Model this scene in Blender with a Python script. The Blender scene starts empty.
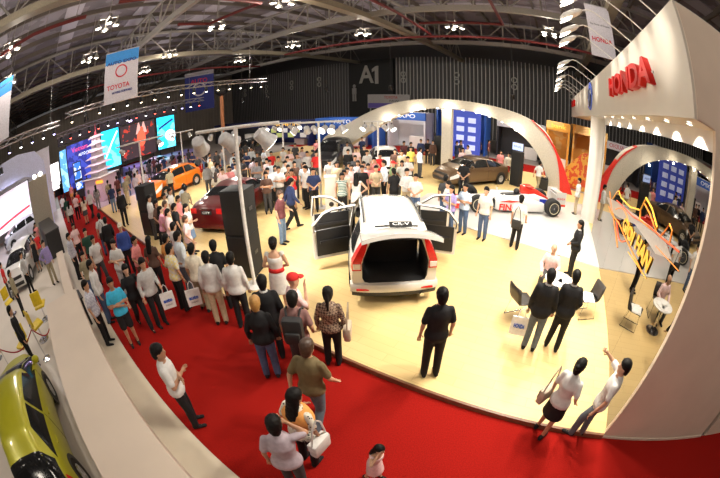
import bpy, bmesh, math, random
from mathutils import Matrix, Vector
sc = bpy.context.scene
COL = sc.collection
R = math.radians

# ------------------------------------------------------------------ camera (fisheye on a balcony, 4.15 m up)
cam = bpy.data.cameras.new('camera'); camo = bpy.data.objects.new('camera', cam); COL.objects.link(camo); sc.camera = camo
PITCH, ROLL, YAW = R(23.7), R(-0.87), R(33.3)
_f = Vector((-math.sin(YAW)*math.cos(PITCH), math.cos(YAW)*math.cos(PITCH), -math.sin(PITCH)))
_r = Vector((math.cos(YAW), math.sin(YAW), 0)); _u = _r.cross(_f)
_R = _r*math.cos(ROLL)+_u*math.sin(ROLL); _U = -_r*math.sin(ROLL)+_u*math.cos(ROLL)
_m = Matrix((_R, _U, -_f)).transposed().to_4x4(); _m.translation = (0, 0, 4.15); camo.matrix_world = _m
cam.type = 'PANO'; cam.sensor_width = 36; cam.sensor_fit = 'HORIZONTAL'
cam.panorama_type = 'FISHEYE_LENS_POLYNOMIAL'; cam.fisheye_fov = R(200)
cam.fisheye_polynomial_k0 = 0
cam.fisheye_polynomial_k1 = -0.05668576488394693
cam.fisheye_polynomial_k2 = -0.0009843496790025224
cam.fisheye_polynomial_k3 = 8.62417399038774e-05
cam.fisheye_polynomial_k4 = -3.663020660422912e-06

# ------------------------------------------------------------------ world, exposure
world = bpy.data.worlds.new('world'); sc.world = world; world.use_nodes = True
_bg = world.node_tree.nodes['Background']; _bg.inputs[0].default_value = (1.0, .94, .88, 1); _bg.inputs[1].default_value = 0.05
sc.view_settings.view_transform = 'Standard'; sc.view_settings.look = 'None'
sc.view_settings.gamma = 1; sc.view_settings.use_curve_mapping = False
sc.view_settings.exposure = 0.68
sc.cycles.max_bounces = 6; sc.cycles.diffuse_bounces = 3; sc.cycles.glossy_bounces = 3; sc.cycles.transmission_bounces = 4
sc.cycles.sample_clamp_indirect = 4.0; sc.cycles.caustics_reflective = False; sc.cycles.caustics_refractive = False

def light(name, kind, loc, power, col=(1, .93, .82), target=None, size=.3, spot=60, blend=.5, parent=None):
    d = bpy.data.lights.new(name, kind); d.energy = power; d.color = col
    o = bpy.data.objects.new(name, d); COL.objects.link(o); o.location = loc
    if kind == 'SPOT': d.spot_size = R(spot); d.spot_blend = blend; d.shadow_soft_size = size
    elif kind == 'AREA': d.size = size
    else: d.shadow_soft_size = size
    if target is not None:
        o.rotation_euler = (Vector(target)-Vector(loc)).to_track_quat('-Z', 'Y').to_euler()
    if parent is not None: o.parent = parent; o.matrix_parent_inverse = parent.matrix_basis.inverted()
    return o

# ------------------------------------------------------------------ helpers
_mats = {}
def mat(name, col=(.8, .8, .8), rough=.55, metal=0., emit=0., ecol=None, spec=.5, noise=None, bump=0., alpha=None, trans=0., coat=0.):
    """principled material with a little procedural colour variation"""
    if name in _mats: return _mats[name]
    m = bpy.data.materials.new(name); m.use_nodes = True; nt = m.node_tree; b = nt.nodes['Principled BSDF']
    b.inputs['Base Color'].default_value = (*col, 1); b.inputs['Roughness'].default_value = rough
    b.inputs['Metallic'].default_value = metal; b.inputs['Specular IOR Level'].default_value = spec
    if coat: b.inputs['Coat Weight'].default_value = coat; b.inputs['Coat Roughness'].default_value = .04
    if emit: b.inputs['Emission Color'].default_value = (*(ecol or col), 1); b.inputs['Emission Strength'].default_value = emit
    if trans: b.inputs['Transmission Weight'].default_value = trans
    if alpha is not None: b.inputs['Alpha'].default_value = alpha
    sc_, amt = noise or (14, .10)
    tc = nt.nodes.new('ShaderNodeTexCoord'); nz = nt.nodes.new('ShaderNodeTexNoise'); nz.inputs['Scale'].default_value = sc_
    nz.inputs['Detail'].default_value = 3
    nt.links.new(tc.outputs['Object'], nz.inputs['Vector'])
    mr = nt.nodes.new('ShaderNodeMapRange'); mr.inputs[1].default_value = .3; mr.inputs[2].default_value = .7
    mr.inputs[3].default_value = 1-amt; mr.inputs[4].default_value = 1+amt
    nt.links.new(nz.outputs[0], mr.inputs[0])
    hs = nt.nodes.new('ShaderNodeHueSaturation'); hs.inputs['Color'].default_value = (*col, 1)
    nt.links.new(mr.outputs[0], hs.inputs['Value']); nt.links.new(hs.outputs[0], b.inputs['Base Color'])
    if bump:
        bp = nt.nodes.new('ShaderNodeBump'); bp.inputs['Strength'].default_value = bump; bp.inputs['Distance'].default_value = .01
        nt.links.new(nz.outputs[0], bp.inputs['Height']); nt.links.new(bp.outputs[0], b.inputs['Normal'])
    _mats[name] = m; return m

def pattern(name, kind, c1, c2, scale, rough=.7, rot=0., emit=0., thr=.5, dist=0.):
    """two-colour procedural pattern: checker, stripes, dots, planks, noise"""
    if name in _mats: return _mats[name]
    m = mat(name, c1, rough); nt = m.node_tree; b = nt.nodes['Principled BSDF']
    tc = nt.nodes.new('ShaderNodeTexCoord'); mp = nt.nodes.new('ShaderNodeMapping')
    mp.inputs['Rotation'].default_value = (0, rot, rot); nt.links.new(tc.outputs['Object'], mp.inputs['Vector'])
    mx = nt.nodes.new('ShaderNodeMix'); mx.data_type = 'RGBA'
    mx.inputs[6].default_value = (*c1, 1); mx.inputs[7].default_value = (*c2, 1)
    if kind == 'checker':
        t = nt.nodes.new('ShaderNodeTexChecker'); t.inputs['Scale'].default_value = scale; out = t.outputs['Fac']
    elif kind == 'stripes':
        t = nt.nodes.new('ShaderNodeTexWave'); t.inputs['Scale'].default_value = scale; t.bands_direction = 'Z'
        t.inputs['Distortion'].default_value = dist; out = t.outputs['Fac']
    elif kind == 'dots':
        t = nt.nodes.new('ShaderNodeTexVoronoi'); t.inputs['Scale'].default_value = scale; out = t.outputs['Distance']
    else:
        t = nt.nodes.new('ShaderNodeTexNoise'); t.inputs['Scale'].default_value = scale; out = t.outputs[0]
    nt.links.new(mp.outputs[0], t.inputs['Vector'])
    if kind in ('dots', 'noise', 'stripes'):
        ma = nt.nodes.new('ShaderNodeMath'); ma.operation = 'GREATER_THAN'; ma.inputs[1].default_value = thr
        nt.links.new(out, ma.inputs[0]); out = ma.outputs[0]
    nt.links.new(out, mx.inputs[0]); nt.links.new(mx.outputs[2], b.inputs['Base Color'])
    if emit: nt.links.new(mx.outputs[2], b.inputs['Emission Color']); b.inputs['Emission Strength'].default_value = emit
    return m

class MB:
    """collects shapes into one mesh"""
    def __init__(s): s.v = []; s.f = []; s.mi = []; s.cur = 0
    def add(s, vs, fs):
        o = len(s.v); s.v += [tuple(v) for v in vs]
        for f in fs: s.f.append(tuple(i+o for i in f)); s.mi.append(s.cur)
        return s
    def box(s, c, d, rz=0., bev=0., m=None):
        x, y, z = d[0]/2, d[1]/2, d[2]/2
        if bev and min(x, y, z) > bev:
            bm = bmesh.new(); bmesh.ops.create_cube(bm, size=1)
            for v in bm.verts: v.co = Vector((v.co.x*2*x, v.co.y*2*y, v.co.z*2*z))
            bmesh.ops.bevel(bm, geom=bm.edges[:], offset=bev, segments=2, profile=.5, affect='EDGES')
            bm.verts.index_update(); vs = [v.co.copy() for v in bm.verts]; fs = [[v.index for v in f.verts] for f in bm.faces]; bm.free()
        else:
            vs = [Vector((a, b, e)) for a in (-x, x) for b in (-y, y) for e in (-z, z)]
            fs = [(0, 1, 3, 2), (4, 6, 7, 5), (0, 4, 5, 1), (2, 3, 7, 6), (0, 2, 6, 4), (1, 5, 7, 3)]
        M_ = Matrix.Translation(c) @ (m.to_4x4() if m is not None else Matrix.Rotation(rz, 4, 'Z'))
        return s.add([M_ @ v for v in vs], fs)
    def span(s, a, b, bev=0.):
        return s.box([(p+q)/2 for p, q in zip(a, b)], [abs(q-p) for p, q in zip(a, b)], bev=bev)
    def _frame(s, d):
        d = Vector(d).normalized(); u = d.cross(Vector((0, 0, 1)))
        if u.length < 1e-3: u = Vector((1, 0, 0))
        u.normalize(); return d, u, u.cross(d)
    def loft(s, rings, cap=True, closed=False):
        n = len(rings[0]); vs = [p for r in rings for p in r]; fs = []; k = len(rings)
        for i in range(k if closed else k-1):
            j = (i+1) % k
            for a in range(n):
                b = (a+1) % n; fs.append((i*n+a, i*n+b, j*n+b, j*n+a))
        if cap and not closed: fs.append(tuple(range(n))[::-1]); fs.append(tuple((k-1)*n+i for i in range(n)))
        return s.add(vs, fs)
    def tube(s, p0, p1, r0, r1=None, n=8):
        r1 = r0 if r1 is None else r1; p0, p1 = Vector(p0), Vector(p1); d, u, w = s._frame(p1-p0)
        return s.loft([[p+u*(r*math.cos(t))+w*(r*math.sin(t)) for t in [2*math.pi*i/n for i in range(n)]] for p, r in ((p0, r0), (p1, r1))])
    def path(s, pts, r, n=6, closed=False):
        pts = [Vector(p) for p in pts]; k = len(pts); rings = []
        for i, p in enumerate(pts):
            a = pts[(i-1) % k] if (closed or i) else p; b = pts[(i+1) % k] if (closed or i < k-1) else p
            d, u, w = s._frame(b-a); rr = r[i] if isinstance(r, (list, tuple)) else r
            rings.append([p+u*(rr*math.cos(t))+w*(rr*math.sin(t)) for t in [2*math.pi*j/n for j in range(n)]])
        return s.loft(rings, closed=closed)
    def capsule(s, p0, p1, r0, r1=None, n=10, e=3):
        r1 = r0 if r1 is None else r1; p0, p1 = Vector(p0), Vector(p1); d, u, w = s._frame(p1-p0); rings = []
        for (p, r, sg) in ((p0, r0, -1), (p1, r1, 1)):
            for k in range(e+1):
                a = (math.pi/2)*((e-k)/e if sg < 0 else k/e); a = min(a, 1.45)
                c = p+d*(sg*r*math.sin(a)); rr = r*math.cos(a)
                rings.append([c+u*(rr*math.cos(t))+w*(rr*math.sin(t)) for t in [2*math.pi*i/n for i in range(n)]])
        return s.loft(rings)
    def ell(s, c, r, n=14, k=9):
        c = Vector(c); r = (r, r, r) if not isinstance(r, (list, tuple)) else r; rings = []
        for i in range(k):
            a = -math.pi/2+math.pi*(i+.18)/(k-1+.36)
            rings.append([c+Vector((r[0]*math.cos(a)*math.cos(t), r[1]*math.cos(a)*math.sin(t), r[2]*math.sin(a))) for t in [2*math.pi*j/n for j in range(n)]])
        return s.loft(rings)
    def lathe(s, prof, c=(0, 0, 0), n=16, axis=(0, 0, 1)):
        c = Vector(c); d, u, w = s._frame(axis); hole = len(prof) > 3 and (prof[0][0] == prof[-1][0] or prof[0][1] == prof[-1][1]) and min(prof[0][0], prof[-1][0]) > .002
        return s.loft([[c+d*h+u*(r*math.cos(t))+w*(r*math.sin(t)) for t in [2*math.pi*i/n for i in range(n)]] for r, h in prof], closed=hole)
    def prism(s, poly, a, b, axis='z'):
        """polygon swept along an axis; poly gives the two other coordinates in order"""
        def P(q, h): return {'z': (q[0], q[1], h), 'y': (q[0], h, q[1]), 'x': (h, q[0], q[1])}[axis]
        return s.loft([[P(q, a) for q in poly], [P(q, b) for q in poly]])
    def quad(s, a, b, c, d): return s.add([a, b, c, d], [(0, 1, 2, 3)])
    weld = False
    def mesh(s, name, mats, smooth=False):
        me = bpy.data.meshes.new(name); me.from_pydata([tuple(v) for v in s.v], [], s.f)
        for m in (mats if isinstance(mats, (list, tuple)) else [mats]): me.materials.append(m)
        if any(s.mi): me.polygons.foreach_set('material_index', s.mi)
        bm = bmesh.new(); bm.from_mesh(me)
        if s.weld: bmesh.ops.remove_doubles(bm, verts=bm.verts, dist=1e-4)
        bmesh.ops.recalc_face_normals(bm, faces=bm.faces); bm.to_mesh(me); bm.free()
        if smooth is True: me.polygons.foreach_set('use_smooth', [True]*len(me.polygons))
        elif smooth: me.polygons.foreach_set('use_smooth', [True]*len(me.polygons)); me.set_sharp_from_angle(angle=R(smooth))
        me.update(); return me
    def build(s, name, mats, parent=None, smooth=False, loc=(0, 0, 0), rz=0.):
        return obj(name, s.mesh(name, mats, smooth), parent, loc, rz)

def obj(name, me, parent=None, loc=(0, 0, 0), rz=0., rot=None):
    o = bpy.data.objects.new(name, me); COL.objects.link(o); o.location = loc
    o.rotation_euler = rot if rot is not None else (0, 0, rz); o.parent = parent; return o
def tag(o, label, cat, group=None):
    o['label'] = label; o['category'] = cat
    if group: o['group'] = group
    return o
def thing(name, label, cat, loc=(0, 0, 0), rz=0., group=None, rot=None):
    return tag(obj(name, None, None, loc, rz, rot), label, cat, group)
def struct(o, label=None):
    o['kind'] = 'structure'
    if label: o['label'] = label
    return o
def text(name, body, size, m, parent=None, loc=(0, 0, 0), rot=(0, 0, 0), depth=.01, width=None, shear=0., bold=0.):
    """lettering as mesh; centred; local x = reading direction, local y = up"""
    cu = bpy.data.curves.new(name, 'FONT'); cu.body = body; cu.size = size; cu.extrude = depth; cu.align_x = 'CENTER'; cu.align_y = 'CENTER'
    cu.shear = shear; cu.offset = bold; cu.resolution_u = 3
    t = bpy.data.objects.new(name, cu); COL.objects.link(t); bpy.context.view_layer.update()
    me = bpy.data.meshes.new_from_object(t.evaluated_get(bpy.context.evaluated_depsgraph_get()))
    bpy.data.objects.remove(t); bpy.data.curves.remove(cu)
    me.materials.clear(); me.materials.append(m)
    if width:
        xs = [v.co.x for v in me.vertices]; k = width/(max(xs)-min(xs))
        for v in me.vertices: v.co.x *= k
    return obj(name, me, parent, loc, rot=rot)
def copy_tree(o, parent=None):
    c = o.copy(); COL.objects.link(c); c.parent = parent
    for ch in list(o.children): copy_tree(ch, c)
    return c
FACE_MX = (R(90), 0, R(-90))   # a sign on a surface that faces -x: reads along -y, up = z
FACE_MY = (R(90), 0, 0)        # on a surface that faces -y: reads along +x
FACE_PX = (R(90), 0, R(90))    # on a surface that faces +x: reads along +y

ARM_W, FLOOD_W, ROOF_W = 430., 290., 215.
# ================================================================== people
from mathutils import noise as mnoise
VOX = .0165
def remesh(mb, name, voxel=VOX, smooth=3):
    me = mb.mesh(name, []); o = bpy.data.objects.new(name, me); COL.objects.link(o)
    r_ = o.modifiers.new('r', 'REMESH'); r_.mode = 'VOXEL'; r_.voxel_size = voxel; r_.use_smooth_shade = True
    s_ = o.modifiers.new('s', 'SMOOTH'); s_.factor = .5; s_.iterations = smooth
    bpy.context.view_layer.update()
    out = bpy.data.meshes.new_from_object(o.evaluated_get(bpy.context.evaluated_depsgraph_get()))
    bpy.data.objects.remove(o); bpy.data.meshes.remove(me); out.name = name
    out.polygons.foreach_set('use_smooth', [True]*len(out.polygons)); return out
A_REL = ((.225, .03, 1.12), (.235, -.05, .88)); LEG = ((.095, -.015, .49), (.10, .02, .075))
def mir(p): return (-p[0], p[1], p[2])
# each pose: left elbow, left wrist, right elbow, right wrist, left knee, left ankle, right knee, right ankle, lean
POSES = {
 'stand':   (*A_REL, *map(mir, A_REL), *LEG, *map(mir, LEG), 0),
 'easy':    (*A_REL, (-.24, .05, 1.13), (-.22, -.14, .92), (.10, -.05, .49), (.13, -.06, .075), (-.09, 0, .49), (-.10, .05, .075), 2),
 'crossed': ((.245, -.03, 1.12), (-.09, -.165, 1.15), (-.245, -.03, 1.12), (.07, -.195, 1.11), *LEG, *map(mir, LEG), 0),
 'clasped': ((.25, .0, 1.12), (.045, -.20, 1.0), (-.25, .0, 1.12), (-.045, -.20, 1.0), *LEG, *map(mir, LEG), 0),
 'behind':  ((.26, .10, 1.13), (.05, .18, .95), (-.26, .10, 1.13), (-.05, .18, .95), (.12, -.01, .49), (.16, .02, .075), (-.12, -.01, .49), (-.16, .02, .075), 0),
 'photo':   ((.22, -.20, 1.27), (.07, -.34, 1.50), (-.22, -.20, 1.27), (-.07, -.34, 1.50), *LEG, *map(mir, LEG), 0),
 'chin':    (*A_REL, (-.22, -.13, 1.16), (-.04, -.19, 1.43), *LEG, *map(mir, LEG), 3),
 'carry':   ((.24, .05, 1.12), (.18, -.23, 1.08), (-.24, .03, 1.13), (-.25, -.05, .90), *LEG, *map(mir, LEG), 2),
 'hip':     (*A_REL, (-.37, .07, 1.16), (-.19, -.03, 1.01), (.10, -.02, .49), (.12, 0, .075), *map(mir, LEG), 0),
 'walk':    ((.25, .09, 1.13), (.26, .10, .90), (-.25, -.03, 1.13), (-.25, -.20, .94), (.09, -.17, .50), (.09, -.26, .08), (-.09, .03, .48), (-.09, .30, .13), 4),
 'reach':   (*A_REL, (-.27, -.24, 1.40), (-.27, -.34, 1.66), (.10, -.02, .49), (.13, 0, .075), *map(mir, LEG), -3),
 'step':    (*A_REL, (-.27, -.22, 1.42), (-.20, -.34, 1.52), (.10, -.14, .58), (.11, -.14, .19), (-.09, .0, .49), (-.10, .06, .075), -2),
 'lean':    ((.24, -.08, 1.13), (.16, -.30, 1.02), (-.24, -.08, 1.13), (-.16, -.30, 1.02), *LEG, *map(mir, LEG), 22),
 'ear':     (*A_REL, (-.30, -.06, 1.36), (-.12, -.06, 1.56), (.10, -.10, .49), (.11, -.10, .075), (-.09, .03, .49), (-.09, .14, .09), 8),
 'sit':     ((.25, -.06, 1.14), (.15, -.33, 1.06), (-.25, -.06, 1.14), (-.15, -.33, 1.06), (.12, -.42, .90), (.12, -.40, .50), (-.12, -.42, .90), (-.12, -.40, .50), 8),
}
def pose_pts(pose):
    q = POSES[pose]; lean = R(q[8]); c_, s_ = math.cos(lean), math.sin(lean)
    def up(p):  # the upper body tips forward (toward -y) about the hips
        y, z = p[1], p[2]-.93; return Vector((p[0], y*c_-z*s_, .93+z*c_+y*s_))
    d = dict(up=up, eL=up(q[0]), wL=up(q[1]), eR=up(q[2]), wR=up(q[3]), kL=Vector(q[4]), aL=Vector(q[5]), kR=Vector(q[6]), aR=Vector(q[7]),
             sL=up((.158, .01, 1.365)), sR=up((-.158, .01, 1.365)), hL=Vector((.085, 0, .90)), hR=Vector((-.085, 0, .90)))
    return d
TORSO_M = [(.80, .12, .09), (.86, .158, .112), (.93, .162, .115), (1.03, .142, .10), (1.15, .148, .105), (1.27, .170, .115), (1.33, .160, .105), (1.385, .125, .09), (1.42, .08, .07), (1.44, .06, .06)]
TORSO_F = [(.80, .12, .09), (.86, .165, .118), (.93, .166, .12), (1.05, .124, .092), (1.15, .132, .10), (1.25, .150, .122), (1.32, .142, .10), (1.38, .11, .085), (1.42, .07, .065), (1.44, .055, .055)]
def torso(mb, d, add, fem, z0=.80, z1=1.45, n=18, hem=None):
    T_ = [r_ for r_ in (TORSO_F if fem else TORSO_M) if z0-.001 <= r_[0] <= z1]
    rings = []
    for z, rx, ry in T_:
        a = add+(hem if hem and z < .95 else 0)
        rings.append([d['up']((math.cos(t)*(rx+a), math.sin(t)*(ry+a), z)) if z > .93 else Vector((math.cos(t)*(rx+a), math.sin(t)*(ry+a), z)) for t in [math.tau*i/n for i in range(n)]])
    mb.loft(rings)
def seg(mb, p, q, t0, t1, r0, r1): mb.capsule(p.lerp(q, t0), p.lerp(q, t1), r0, r1)
def shift(mb, pose):
    if pose == 'sit': mb.v = [(x, y, z-.42) for x, y, z in mb.v]
_pm = {}
def body_mesh(pose, fem):
    k = ('b', pose, fem)
    if k in _pm: return _pm[k]
    d = pose_pts(pose); up = d['up']; mb = MB(); torso(mb, d, 0, fem); f_ = .9 if fem else 1.
    mb.capsule(up((0, .015, 1.38)), up((0, 0, 1.52)), .058*f_, .052*f_)
    hr = [[up((math.cos(t)*rx*1., cy+math.sin(t)*ry, z)) for t in [math.tau*i/16 for i in range(16)]] for z, rx, ry, cy in
          ((1.475, .030, .035, -.055), (1.50, .050, .062, -.035), (1.535, .063, .080, -.018), (1.58, .072, .092, -.008), (1.62, .076, .097, -.002), (1.66, .070, .090, .002), (1.69, .050, .065, .004), (1.705, .02, .03, .004))]
    mb.loft(hr)
    mb.capsule(up((0, -.095, 1.605)), up((0, -.112, 1.57)), .011, .016)                 # nose
    for s_ in (1, -1): mb.capsule(up((s_*.076, .005, 1.60)), up((s_*.074, .0, 1.56)), .016, .012)   # ears
    for s_, e_, w_ in ((d['sL'], d['eL'], d['wL']), (d['sR'], d['eR'], d['wR'])):
        mb.capsule(s_, e_, .052*f_, .039*f_); mb.capsule(e_, w_, .039*f_, .027*f_); h_ = w_+(w_-e_).normalized()*.075
        mb.capsule(w_, h_, .026, .030)
    for h_, kn, an in ((d['hL'], d['kL'], d['aL']), (d['hR'], d['kR'], d['aR'])):
        mb.capsule(h_, kn, .082, .056); mb.capsule(kn, an, .056, .036)
        mb.capsule(an+Vector((0, .03, -.03)), an+Vector((0, -.14, -.04)), .036, .030)
    shift(mb, pose); me = remesh(mb, 'body')
    # fingers, thumbs, eyes, brows and mouth join the same mesh
    x = MB()
    for sd, e_, w_ in ((1, d['eL'], d['wL']), (-1, d['eR'], d['wR'])):
        dr = (w_-e_).normalized(); sid = dr.cross(Vector((0, 1, 0)))
        if sid.length < .2: sid = dr.cross(Vector((0, 0, 1)))
        sid.normalize(); nor = dr.cross(sid)*(-1 if sd > 0 else 1); base = w_+dr*.085
        for j, (o_, ln) in enumerate(((-.026, .062), (-.009, .075), (.009, .070), (.026, .055))):
            p0 = base+sid*o_; p1 = p0+dr*ln*.55+nor*.008; p2 = p1+dr*ln*.42+nor*.022
            x.path([p0, p1, p2], [.0095, .0085, .0065], 6)
        t0 = w_+dr*.035-sid*.024; x.path([t0, t0+dr*.03-sid*.025, t0+dr*.06-sid*.03+nor*.01], [.012, .010, .008], 6)
    x.cur = 1
    for s_ in (1, -1):
        x.ell(up((s_*.031, -.088, 1.607)), (.014, .008, .007), 8, 5); x.box(up((s_*.032, -.09, 1.628)), (.034, .012, .006))
    x.cur = 2; x.ell(up((0, -.094, 1.535)), (.025, .008, .007), 8, 5)
    shift(x, pose)
    bm = bmesh.new(); bm.from_mesh(me); n0 = len(bm.faces)
    vs = [bm.verts.new(v) for v in x.v]
    for f, mi in zip(x.f, x.mi):
        try: nf = bm.faces.new([vs[i] for i in f]); nf.material_index = mi; nf.smooth = True
        except ValueError: pass
    bm.to_mesh(me); bm.free()
    me.materials.clear()
    for m_ in (mat('skin_a', (.50, .27, .16), .5), mat('eye_dark', (.015, .01, .008), .3), mat('lips', (.35, .09, .07), .5)): me.materials.append(m_)
    _pm[k] = me; return me
def cloth_mesh(kind, pose, fem):
    """tee, shirt (long sleeves), jacket, tank, trousers, shorts, skirt, dress, shoe_l, shoe_r"""
    k = (kind, pose, fem)
    if k in _pm: return _pm[k]
    d = pose_pts(pose); up = d['up']; mb = MB(); f_ = .92 if fem else 1.; vox = .018
    arms = ((d['sL'], d['eL'], d['wL']), (d['sR'], d['eR'], d['wR'])); legs = ((d['hL'], d['kL'], d['aL']), (d['hR'], d['kR'], d['aR']))
    if kind in ('tee', 'shirt', 'jacket', 'tank'):
        a = {'tee': .020, 'shirt': .020, 'jacket': .034, 'tank': .012}[kind]
        torso(mb, d, a, fem, .86 if kind != 'jacket' else .80, 1.42, hem=.012)
        for s_, e_, w_ in arms:
            if kind == 'tee': seg(mb, s_, e_, 0, .72, .059*f_, .060*f_)
            elif kind == 'tank': seg(mb, s_, e_, -.08, .02, .056*f_, .054*f_)
            else:
                g_ = .058 if kind == 'shirt' else .068
                mb.capsule(s_, e_, g_*f_, .054*f_); seg(mb, e_, w_, 0, .90, .054*f_, .042*f_)
        mb.capsule(up((0, .02, 1.38)), up((0, .012, 1.43)), .082*f_, .068*f_)
    elif kind in ('trousers', 'shorts'):
        torso(mb, d, .016, fem, .80, 1.04)
        for h_, kn, an in legs:
            if kind == 'trousers': mb.capsule(h_, kn, .099, .074); seg(mb, kn, an, 0, .98, .074, .062)
            else: seg(mb, h_, kn, 0, .86, .105, .098)
    elif kind in ('skirt', 'dress', 'longdress'):
        hem = {'skirt': .56, 'dress': .52, 'longdress': .22}[kind]
        rings = []
        for z, rx, ry in ((1.05, .14, .105), (.95, .175, .135), (.86, .188, .142), (.70, .20, .155), (hem, .215, .175)):
            off = Vector((0, (d['kL'].y+d['kR'].y)/2*max(0, min(1, (.95-z)/.45)), 0))
            rings.append([off+Vector((math.cos(t)*rx, math.sin(t)*ry, z)) for t in [math.tau*i/20 for i in range(20)]])
        mb.loft(rings)
        if kind != 'skirt':
            torso(mb, d, .014, fem, .93, 1.36)
            for s_, e_, w_ in arms: seg(mb, s_, e_, -.1, -.02, .05, .05)
    elif kind in ('shoe_l', 'shoe_r'):
        an = d['aL'] if kind[-1] == 'l' else d['aR']; vox = .012
        mb.capsule(an+Vector((0, .035, -.032)), an+Vector((0, -.155, -.045)), .042, .032); mb.capsule(an+Vector((0, .03, -.02)), an+Vector((0, .02, .015)), .045, .045)
    shift(mb, pose); me = remesh(mb, kind, vox, 2); me.materials.clear(); me.materials.append(mat('cloth_white', (.66, .65, .64), .8))
    _pm[k] = me; return me
def hair_mesh(style, pose):
    k = ('hair', style, pose)
    if k in _pm: return _pm[k]
    up = pose_pts(pose)['up']; mb = MB()
    rows = ((1.495, .042, .030, .070), (1.53, .064, .052, .054), (1.57, .081, .076, .034), (1.61, .0885, .097, .014), (1.65, .0905, .105, .000), (1.685, .080, .094, -.003), (1.715, .054, .066, .0), (1.732, .022, .03, .0))
    mb.loft([[up((math.cos(t)*rx, cy+math.sin(t)*ry, z)) for t in [math.tau*i/16 for i in range(16)]] for z, rx, ry, cy in rows])
    if style == 'long':
        mb.loft([[up((math.cos(t)*rx, cy+math.sin(t)*ry, z)) for t in [math.tau*i/14 for i in range(14)]] for z, rx, ry, cy in
                 ((1.26, .06, .025, .125), (1.32, .085, .04, .115), (1.42, .09, .05, .085), (1.50, .088, .06, .055), (1.58, .086, .075, .035), (1.64, .08, .08, .02))])
    if style == 'pony':
        mb.capsule(up((0, .10, 1.62)), up((0, .135, 1.55)), .030, .034); mb.capsule(up((0, .135, 1.55)), up((0, .13, 1.36)), .034, .018)
    if style == 'bun': mb.ell(up((0, .115, 1.64)), (.042, .04, .042), 10, 7)
    shift(mb, pose); me = remesh(mb, 'hair', .012, 1)
    for v in me.vertices: v.co += v.normal*(mnoise.noise(v.co*38)*.006)
    me.materials.clear(); me.materials.append(mat('hair_black', (.006, .005, .005), .6, spec=.2))
    _pm[k] = me; return me
def cap_mesh(pose):
    k = ('cap', pose)
    if k in _pm: return _pm[k]
    up = pose_pts(pose)['up']; mb = MB()
    mb.loft([[up((math.cos(t)*rx, cy+math.sin(t)*ry, z)) for t in [math.tau*i/16 for i in range(16)]] for z, rx, ry, cy in ((1.635, .088, .106, .0), (1.67, .089, .106, .0), (1.71, .075, .088, .0), (1.738, .03, .04, 0))])
    mb.loft([[up((math.cos(t)*.075, -.10-.10*max(0, -math.sin(t))+.0*t, z)) for t in [math.tau*i/16 for i in range(16)]] for z in (1.638, 1.652)])
    shift(mb, pose); me = mb.mesh('cap', [mat('hair_black')], 40); _pm[k] = me; return me
COLORS = {
 'white': (.66, .65, .64), 'cream': (.72, .66, .54), 'lightblue': (.50, .62, .78), 'paleblue': (.62, .68, .76), 'blue': (.16, .34, .70), 'turquoise': (.05, .45, .72), 'navy': (.025, .04, .11), 'royal': (.04, .08, .32),
 'purple': (.33, .27, .55), 'lilac': (.45, .38, .43), 'pink': (.80, .38, .50), 'palepink': (.80, .58, .58), 'salmon': (.75, .27, .27), 'red': (.62, .03, .03), 'maroon': (.14, .045, .05), 'mauve': (.26, .14, .13),
 'brown': (.11, .06, .045), 'olive': (.16, .12, .06), 'beige': (.52, .42, .28), 'khaki': (.34, .29, .19), 'grey': (.25, .25, .26), 'lightgrey': (.48, .48, .48), 'charcoal': (.06, .06, .065), 'black': (.014, .014, .016),
 'darkgreen': (.02, .07, .05), 'green': (.35, .5, .25), 'orange': (.80, .36, .10), 'yellow': (.78, .60, .12), 'jeans': (.075, .12, .23), 'greyjeans': (.13, .155, .19), 'denim': (.16, .24, .38), 'gold': (.38, .20, .06)}
def cloth(cn):
    if cn == 'plaid': return pattern('cloth_plaid', 'checker', (.09, .05, .04), (.36, .26, .18), 26, .8, .78)
    if cn == 'yellowplaid': return pattern('cloth_yellow_plaid', 'checker', (.78, .66, .28), (.72, .68, .62), 16, .8, .4)
    if cn == 'dots': return pattern('cloth_dots', 'dots', (.03, .03, .03), (.76, .72, .62), 26, .8, thr=.3)
    if cn == 'stripes': return pattern('cloth_stripes', 'stripes', (.70, .72, .68), (.05, .16, .14), 5.5, .8)
    if cn == 'check': return pattern('cloth_check', 'checker', (.60, .60, .66), (.42, .42, .52), 20, .8)
    return mat('cloth_'+cn, COLORS[cn], .8, spec=.25, noise=(18, .12))
SKINS = [mat('skin_a', (.50, .27, .16), .5), mat('skin_b', (.58, .34, .22), .5), mat('skin_c', (.42, .22, .13), .5)]
HAIRS = {'black': mat('hair_black', (.006, .005, .005), .6, spec=.2), 'brown': mat('hair_brown', (.06, .03, .018), .45), 'gold': mat('hair_gold', (.42, .22, .06), .5), 'grey': mat('hair_grey', (.18, .17, .16), .5)}
_pn = [0]
def setm(o, m_, i=0):
    o.material_slots[i].link = 'OBJECT'; o.material_slots[i].material = m_
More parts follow.
